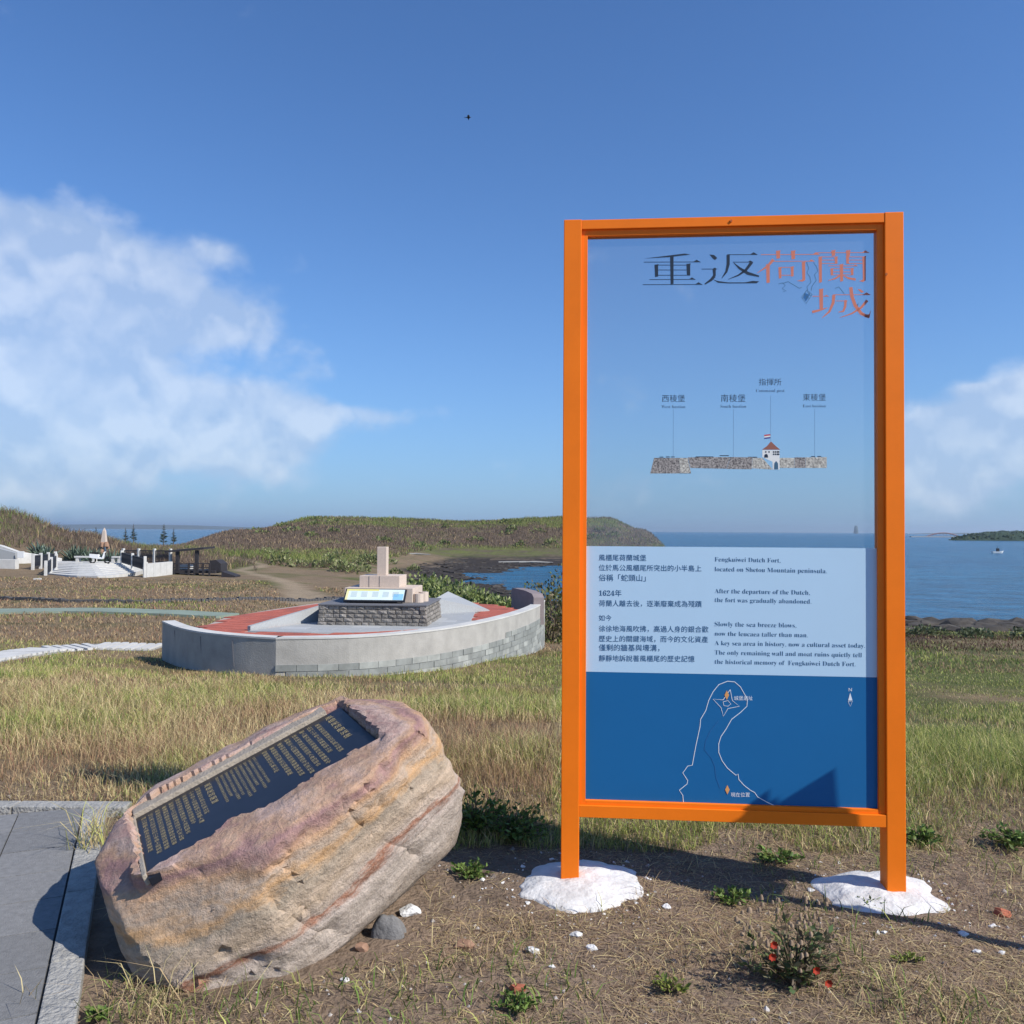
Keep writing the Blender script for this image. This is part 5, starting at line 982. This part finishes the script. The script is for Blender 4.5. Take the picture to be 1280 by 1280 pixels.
x, y = plant_pts(26000, 1.9, 5.2, -.9, .9, 1.0); n1 = fbm(x * 2.6 + 7, y * 2.6, 3, 99); keep = clear(x, y) & (n1 > .55); x, y = x[keep], y[keep]; n = len(x)
o = blades('dry_tufts', np.stack([x, y, ground(x, y)], 1), rng.uniform(.02, .09, n), rng.uniform(.002, .004, n), rng.uniform(.4, 2.2, n), pick(n, [STRAW, TAN, (.30, .20, .13), OLIVE], [2, 3, 3, .8])); tag(o, 'short dry grass tufts dotted over the bare soil', 'grass', kind='stuff')
# gravel
x, y = plant_pts(2600, 1.7, 5.0, -1.0, 1.0, 1.0); keep = clear(x, y); x, y = x[keep], y[keep]; n = len(x); b = MB(); zz = ground(x, y)
for i in range(n):
    r_ = random.uniform(.003, .010) * (1.6 if random.random() < .06 else 1); a_ = random.uniform(0, 6.28); c_ = Vector((x[i], y[i], zz[i]))
    P = [c_ + Vector((r_ * random.uniform(.7, 1.3) * math.cos(a_ + k * 2 * math.pi / 5), r_ * random.uniform(.7, 1.3) * math.sin(a_ + k * 2 * math.pi / 5), -.002)) for k in range(5)] + [c_ + Vector((random.uniform(-.3, .3) * r_, random.uniform(-.3, .3) * r_, r_ * random.uniform(.5, .9)))]
    b.add(P, [(k, (k + 1) % 5, 5) for k in range(5)])
tag(b.build('gravel', mat('gravel_mix', (.16, .13, .11), .9, .2, col2=(.5, .47, .44), scale=14, detail=1), None), 'small pale gravel scattered over the bare soil', 'gravel', kind='stuff')

b = MB()
for q_ in FOOT:
    for k in range(110):
        a_ = random.uniform(0, 6.28); r_ = .25 + abs(random.gauss(0, .10)); xx, yy_ = q_.x + math.cos(a_) * r_, q_.y + math.sin(a_) * r_ - .04; z_ = random.uniform(.002, .006) * (2.2 if random.random() < .12 else 1); v, f = chip((xx, yy_, gz(xx, yy_) + z_ * .3), z_ * 1.5, z_ * 1.3, z_, 900 + k, 9); b.add(v, f)
tag(b.build('mortar_crumbs', M['lime'], None), 'white mortar crumbs spilled on the soil round both footings', 'crumbs', kind='stuff')
# leafy plants
def leaves(pos, nrm, size, cols, aspect=.45):    # folded diamond leaves
    n = len(pos); d = nrm / np.linalg.norm(nrm, axis=1)[:, None]; r_ = rng.normal(size=(n, 3)); s_ = np.cross(d, r_); s_ /= np.linalg.norm(s_, axis=1)[:, None] + 1e-9
    tip = pos + d * size[:, None]; md = pos + d * (size * .5)[:, None]; wd = s_ * (size * aspect / 2)[:, None]; up = np.cross(s_, d) * (size * .08)[:, None]
    v = np.stack([pos, md + wd + up, tip, md - wd + up], 1).reshape(-1, 3); k = np.arange(n)[:, None] * 4; f = np.concatenate([k + np.array([[0, 1, 2]]), k + np.array([[0, 2, 3]])], 0)
    return v, f, np.repeat(cols, 4, 0)
def weed(name, c, rad, hgt_, n, pal, label, leaf_size=.035, group=None, flat=.4):
    o = thing(name, c, label, 'plant', group); st_n = max(5, n // 9); b = MB(); P, D = [], []
    for k in range(st_n):
        a_ = random.uniform(0, 6.28); r_ = rad * math.sqrt(random.random()); tipp = Vector(c) + Vector((math.cos(a_) * r_, math.sin(a_) * r_, hgt_ * random.uniform(.4, 1) * (1.1 - .5 * r_ / rad))); b.tube([Vector(c) + (tipp - Vector(c)) * .02, Vector(c).lerp(tipp, .5) + Vector((0, 0, hgt_ * .1)), tipp], [.0025, .002, .001], 4)
        for j in range(max(3, n // st_n)):
            t_ = random.uniform(.3, 1); q_ = Vector(c).lerp(tipp, t_); P.append(q_); D.append(Vector((math.cos(a_), math.sin(a_), 0)) * random.uniform(0, .8) + Vector((random.uniform(-1, 1), random.uniform(-1, 1), random.uniform(.0, .9))))
    b.build('stems', M['bark'], o); P = np.array(P); D = np.array(D); m_ = len(P); v, f, cc = leaves(P, D, rng.uniform(.6, 1.3, m_) * leaf_size, pick(m_, pal), .5)
    lo = link('leaves', np_mesh('leaves', v, f, cc), M['leaf'], o); return o
WG = [GREEN, (.08, .15, .03), (.15, .20, .05)]
for px, py, r_, h_, n, ls, lab in ((915, 1125, .085, .06, 130, .04, 'low bushy green weed on the soil between the two footings'), (645, 1262, .07, .05, 90, .035, 'small green weed at the bottom beside a red stone'), (838, 1238, .07, .06, 60, .035, 'pale yellowish green sprout left of the red flowering plant'),
                                  (972, 1078, .10, .06, 110, .045, 'broad leaved green weed behind the sign near the right footing'), (590, 1092, .09, .06, 120, .04, 'green weed between boulder and left footing'), (1088, 1133, .05, .04, 60, .03, 'tiny green weed left of the right footing'),
                                  (1135, 1207, .05, .03, 50, .028, 'flat yellow green weed below the right footing'), (1150, 1055, .10, .10, 130, .05, 'leafy green weed just right of the right post'), (1265, 1060, .12, .10, 120, .05, 'leafy green weed at the right edge of the picture'),
                                  (640, 1050, .20, .20, 260, .05, 'dark green weeds in the shadow left of the left post'), (595, 1045, .18, .24, 260, .05, 'tall dark weeds beside the right end of the boulder'), (120, 1265, .05, .05, 40, .045, 'small pale leaved weed at the foot of the boulder on the kerb')):
    c = at_z(px, py, .0); c.z = gz(c.x, c.y); weed('weed', c, r_, h_, int(n * 2.2), WG if 'yellow' not in lab else [(.24, .28, .06), (.18, .22, .05)], lab, ls * .62)
# red flowered plant
c = at_z(992, 1228, 0); c.z = gz(c.x, c.y); fp = weed('flowering_plant', c, .17, .24, 520, [(.07, .11, .035), (.10, .13, .05), (.13, .12, .06), (.16, .12, .08)], 'red flowered bushy plant with dry seed heads below the sign', .03)
def puff(c_, r_): return lump((c_.x, c_.y, c_.z - r_ * .7), r_, r_, r_ * 1.8, random.randint(1, 99), 8, 4, .3, .0)
for k in range(75):
    a_ = random.uniform(0, 6.28); r_ = .17 * math.sqrt(random.random()); q_ = c + Vector((math.cos(a_) * r_ - .03, math.sin(a_) * r_, random.uniform(.12, .29))); v, f = puff(q_, random.uniform(.005, .008)); ob('seed_head', v, f, M['seed'], fp, True)
for px, py in ((967, 1180), (965, 1195), (1020, 1212), (1035, 1228)):
    q_ = at_y(px, py, c.y - .13); b = MB()
    for k in range(7): a_ = k * .9; b.add([q_, q_ + Vector((math.cos(a_) * .009 - math.sin(a_) * .006, -.006, math.sin(a_) * .009 + math.cos(a_) * .006)), q_ + Vector((math.cos(a_) * .014, -.008, math.sin(a_) * .014)), q_ + Vector((math.cos(a_) * .009 + math.sin(a_) * .006, -.006, math.sin(a_) * .009 - math.cos(a_) * .006))], [(0, 1, 2, 3)])
    b.build('flower', M['petal'], fp)
# straw tuft leaning over the kerb behind the boulder
c = at_z(118, 1062, 0); n = 70; th = thing('grass_tuft', (c.x, c.y, .02), 'pale straw tuft growing over the kerb behind the boulder', 'grass')
o = blades('blades', np.tile(np.array([[c.x, c.y, .02]]), (n, 1)) + rng.normal(0, .05, (n, 3)) * np.array([[1, 1, 0]]), rng.uniform(.1, .3, n), rng.uniform(.003, .006, n), rng.uniform(.3, 1.5, n), pick(n, [STRAW, YGREEN, TAN], [3, 2, 1])); adopt(o, th); tag(o, kind='stuff')
c = at_z(200, 1262, 0); n = 60; th = thing('grass_tuft', (c.x, c.y, 0), 'thin straw tuft under the shaded front of the boulder', 'grass')
o = blades('blades', np.tile(np.array([[c.x, c.y, 0]]), (n, 1)) + rng.normal(0, .1, (n, 3)) * np.array([[1.6, .5, 0]]), rng.uniform(.06, .22, n), rng.uniform(.002, .004, n), rng.uniform(.4, 1.6, n), pick(n, [STRAW, TAN, OLIVE], [2, 2, 1])); adopt(o, th); tag(o, kind='stuff')
# loose stones
for k, (px, py, r_, m_, nm, lab) in enumerate(((487, 1167, .058, 'grey_stone', 'stone', 'rounded grey stone lying against the foot of the boulder'), (512, 1139, .055, 'white_stone', 'mortar_lump', 'white mortar lump beside the right foot of the boulder'), (1253, 1140, .035, 'red_stone', 'brick_fragment', 'orange red brick fragment at the right edge of the picture'),
                               (647, 1237, .028, 'red_stone', 'red_stone', 'small red stone near the bottom of the picture'), (665, 1188, .035, 'white_stone', 'mortar_lump', 'white mortar crumb lying below the left footing'), (720, 1165, .03, 'white_stone', 'mortar_lump', 'white mortar crumb just in front of the left footing'),
                               (740, 1181, .028, 'white_stone', 'mortar_lump', 'white mortar crumb in front and right of the left footing'), (834, 1131, .028, 'white_stone', 'mortar_lump', 'white mortar lump midway between the two footings'), (580, 1181, .035, 'tan_stone', 'stone', 'flat brown stone right of the boulder'), (1221, 1188, .018, 'white_stone', 'pebble', 'upright white pebble right of the right footing'),
                               (1252, 1189, .016, 'white_stone', 'pebble', 'white pebble close to the right edge'), (1204, 1168, .02, 'white_stone', 'pebble', 'whitish pebble just below the right footing shadow'), (430, 1224, .022, 'white_stone', 'pebble', 'white pebble below the front of the boulder'), (454, 1187, .03, 'tan_stone', 'stone', 'tan stone chip under the front edge of the boulder'), (690, 1208, .016, 'white_stone', 'pebble', 'tiny white pebble low in the middle foreground'))):
    c = at_z(px, py, .01); r_ *= .8 if 'white' in lab else 1; v, f = lump((c.x, c.y, gz(c.x, c.y) - .004), r_ * 1.15, r_ * .8, r_ * 1.2, 200 + k, 24, 9, .3) if k == 0 else chip((c.x, c.y, gz(c.x, c.y) + r_ * .2), r_ * 1.2, r_ * .9, r_ * .62, 240 + k, 22); tag(ob(nm, v, f, M[m_], None, k == 0), lab, 'stone')
# shrubs behind the monument and along the shore
SG = [(.23, .27, .09), (.17, .22, .065), (.29, .32, .14), (.10, .14, .045)]
def shrub(x, y, r_, h_, n, lab, grp, pal=SG, ls=.16, name='shrub'):
    z = gz(x, y); o = thing(name, (x, y, z), lab, 'shrub', grp); q_ = rng.normal(size=(n, 3)); q_ /= np.linalg.norm(q_, axis=1)[:, None]; q_[:, 2] = np.abs(q_[:, 2]); rad = rng.uniform(.55, 1.0, n) ** .6
    bumps = 1 + .35 * (fbm(q_[:, 0] * 2.2 + x, q_[:, 1] * 2.2 + q_[:, 2] * 2, 3, 7) - .5) * 2
    P = np.array([x, y, z]) + q_ * (rad * bumps)[:, None] * np.array([r_, r_, h_]); v, f, cc = leaves(P, q_ + rng.normal(0, .6, (n, 3)) + np.array([0, 0, .4]), rng.uniform(.6, 1.3, n) * ls, pick(n, pal), .6)
    link('foliage', np_mesh('foliage', v, f, cc), M['leaf'], o); b = MB()
    for k in range(5): a_ = k * 1.26; b.tube([(x, y, z - .1), (x + math.cos(a_) * r_ * .5, y + math.sin(a_) * r_ * .5, z + h_ * .6)], [.03, .012], 5)
    b.build('stem', M['bark'], o); return o
gs = 'leafy green shrubs in a bank behind the ship monument'
for k in range(22):
    t_ = k / 21; px = 505 + 150 * t_; py_t = np.interp(px, [505, 540, 600, 640, 655], [726, 729, 738, 747, 750]); yy_ = 33 + 3 * math.sin(k * 2.1); x_ = at_y(px, py_t, yy_).x; top = at_y(px, py_t + random.uniform(-1, 3), yy_).z
    shrub(x_, yy_, .85, max(.6, top - gz(x_, yy_)), 620, 'leafy green shrub in the bank right behind the ship monument', gs, ls=.17)
for k, (px, py, yy_) in enumerate(((684, 732, 31), (700, 715, 33), (662, 728, 34), (720, 725, 30), (690, 745, 29))):
    x_ = at_y(px, py, yy_).x; shrub(x_, yy_, .9, max(.7, at_y(px, py, yy_).z - gz(x_, yy_)), 520, 'brownish green shrub between the stern wall and the orange post', 'brownish shrubs beside the stern wall', [(.12, .09, .05), (.10, .11, .04), (.16, .13, .07), (.13, .16, .05)], .15)
for k in range(26):
    x_ = 17 + k * .95 + random.uniform(-.3, .3); yy_ = 40.5 + random.uniform(-1.2, 1.6); shrub(x_, yy_, random.uniform(.5, .9), random.uniform(.3, .6), 160, 'low grey green shrub along the rocky shore at right', 'low shrubs along the rocky shore', [(.13, .16, .07), (.17, .19, .10), (.09, .11, .05)], .17)
for k in range(18):
    px = random.uniform(330, 520); yy_ = random.uniform(88, 120); x_ = at_y(px, 700, yy_).x; shrub(x_, yy_, random.uniform(1, 2), random.uniform(.6, 1.3), 110, 'green shrub at the foot of the central hill', 'shrubs at the foot of the central hill', [(.20, .22, .09), (.15, .18, .06), (.25, .25, .12)], .4)
for k in range(36):
    px = random.uniform(300, 800); yy_ = random.uniform(165, 224); x_ = at_y(px, 700, yy_).x
    if gz(x_, yy_) < -2.6: continue
    shrub(x_, yy_, random.uniform(1, 2.2), random.uniform(.5, 1.0), 70, 'rounded green bush among the scrub on the slope of the central hill', 'bushes on the slope of the central hill', [(.17, .20, .07), (.12, .16, .05), (.22, .22, .09)], .6)
AG = [(.16, .22, .17), (.20, .26, .20), (.11, .15, .10)]
for k in range(12):                            # agaves behind the plaza
    px = [55, 58, 92, 100, 108, 114, 120, 136, 141, 146, 150, 48][k]; yy_ = 76 + random.uniform(-.8, .8); x_ = at_y(px, 700, yy_).x; z = gz(x_, yy_); n = 40; d_ = rng.normal(size=(n, 3)); d_[:, 2] = np.abs(d_[:, 2]) + .5
    v, f, cc = leaves(np.tile(np.array([[x_, yy_, z - .05]]), (n, 1)), d_, rng.uniform(1.0, 1.7, n), pick(n, AG), .12); o = thing('agave', (x_, yy_, z), 'grey green spiky agave growing behind the plaza', 'plant', 'agaves behind the plaza'); link('leaves', np_mesh('leaves', v, f, cc), M['leaf'], o)
# shore rocks
gr_ = 'dark rocks along the shore at right'
for k in range(220):
    x_ = random.uniform(16, 42); yy_ = random.uniform(45.5, 58.5); r_ = random.uniform(.25, .8) * (1.2 if yy_ > 52 else 1); v, f = chip((x_, yy_, gz(x_, yy_) + .02), r_ * 1.5, r_ * .9, r_ * random.uniform(.28, .55) + .05, 300 + k, 24)
    tag(ob('shore_rock', v, f, M['shore']), 'dark weathered rock on the shore below the meadow at right', 'rock', gr_)
b = MB()
for k in range(900):
    px = random.uniform(515, 760); d_ = random.uniform(66, 150); x_ = at_y(px, 700, d_).x; z = gz(x_, d_)
    if z < SEA - .12 or z > -3.6: continue
    r_ = random.uniform(.12, .5); v, f = chip((x_, d_, z + .02), r_ * 1.5, r_, r_ * .4, 500 + k, 9); b.add(v, f)
tag(b.build('beach_cobbles', M['shore'], None), 'dark cobbles covering the beach of the inlet', 'cobbles', kind='stuff')
# driftwood pieces on the beach
for px, py, l_, lab in ((520, 698, 5, 'pale driftwood log at the left end of the dark beach'), (670, 692, 6, 'pale driftwood log on the beach nearest the orange post'), (655, 699, 9, 'long bleached driftwood lying in the middle of the beach')):
    d_ = 150; q_ = at_y(px, py, d_); z = gz(q_.x, d_); tag(MB().tube([(q_.x - l_ / 2, d_, z + .1), (q_.x, d_ + .3, z + .22), (q_.x + l_ / 2, d_ - .2, z + .12)], [.16, .14, .07], 7).build('driftwood', M['kerb'], None), lab, 'driftwood')
# far pines standing above the saddle
for px, top, lab in ((120, 659, 'leftmost tiny conifer on the skyline beside the obelisk'), (157, 660, 'short tiny conifer on the left skyline'), (167, 655, 'tall tiny conifer on the left skyline, second tallest'), (205, 655, 'tallest tiny conifer on the skyline left of the shelter'), (217, 661, 'smallest tiny conifer rightmost on the left skyline')):
    yy_ = 128; q_ = at_y(px, top, yy_); z = gz(q_.x, yy_); H_ = max(1.6, q_.z - z); o = thing('conifer', (q_.x, yy_, z), lab, 'tree'); MB().tube([(q_.x, yy_, z - .2), (q_.x, yy_, z + H_)], [.08, .02], 6).build('trunk', M['bark'], o)
    n = 160; t_ = rng.uniform(.35, 1, n); a_ = rng.uniform(0, 6.28, n); P = np.stack([np.full(n, q_.x), np.full(n, yy_), z + H_ * (np.round(t_ * 9) / 9 + rng.normal(0, .03, n))], 1); v, f, cc = leaves(P, np.stack([np.cos(a_), np.sin(a_), np.full(n, .15)], 1), (1.12 - t_) * H_ * .26 * rng.uniform(.3, 1.2, n), pick(n, [(.03, .05, .03), (.05, .07, .04)]), .2); link('crown', np_mesh('crown', v, f, cc), M['leaf'], o)

# ------------------------------------------------------------------ sea air
hzm = bpy.data.materials.new('sea_air'); hzm.use_nodes = True; t = hzm.node_tree; t.nodes.clear(); pvn = t.nodes.new('ShaderNodeVolumePrincipled'); hom = t.nodes.new('ShaderNodeOutputMaterial'); t.links.new(pvn.outputs[0], hom.inputs['Volume'])
pvn.inputs['Color'].default_value = (.72, .86, 1, 1); pvn.inputs['Density'].default_value = .0001; pvn.inputs['Anisotropy'].default_value = .3
HB = 25000
tag(MB().box(-HB, -HB, -11, HB, HB, 110).build('haze', hzm), 'thin blue sea haze lying over the whole coast', 'haze', kind='stuff')
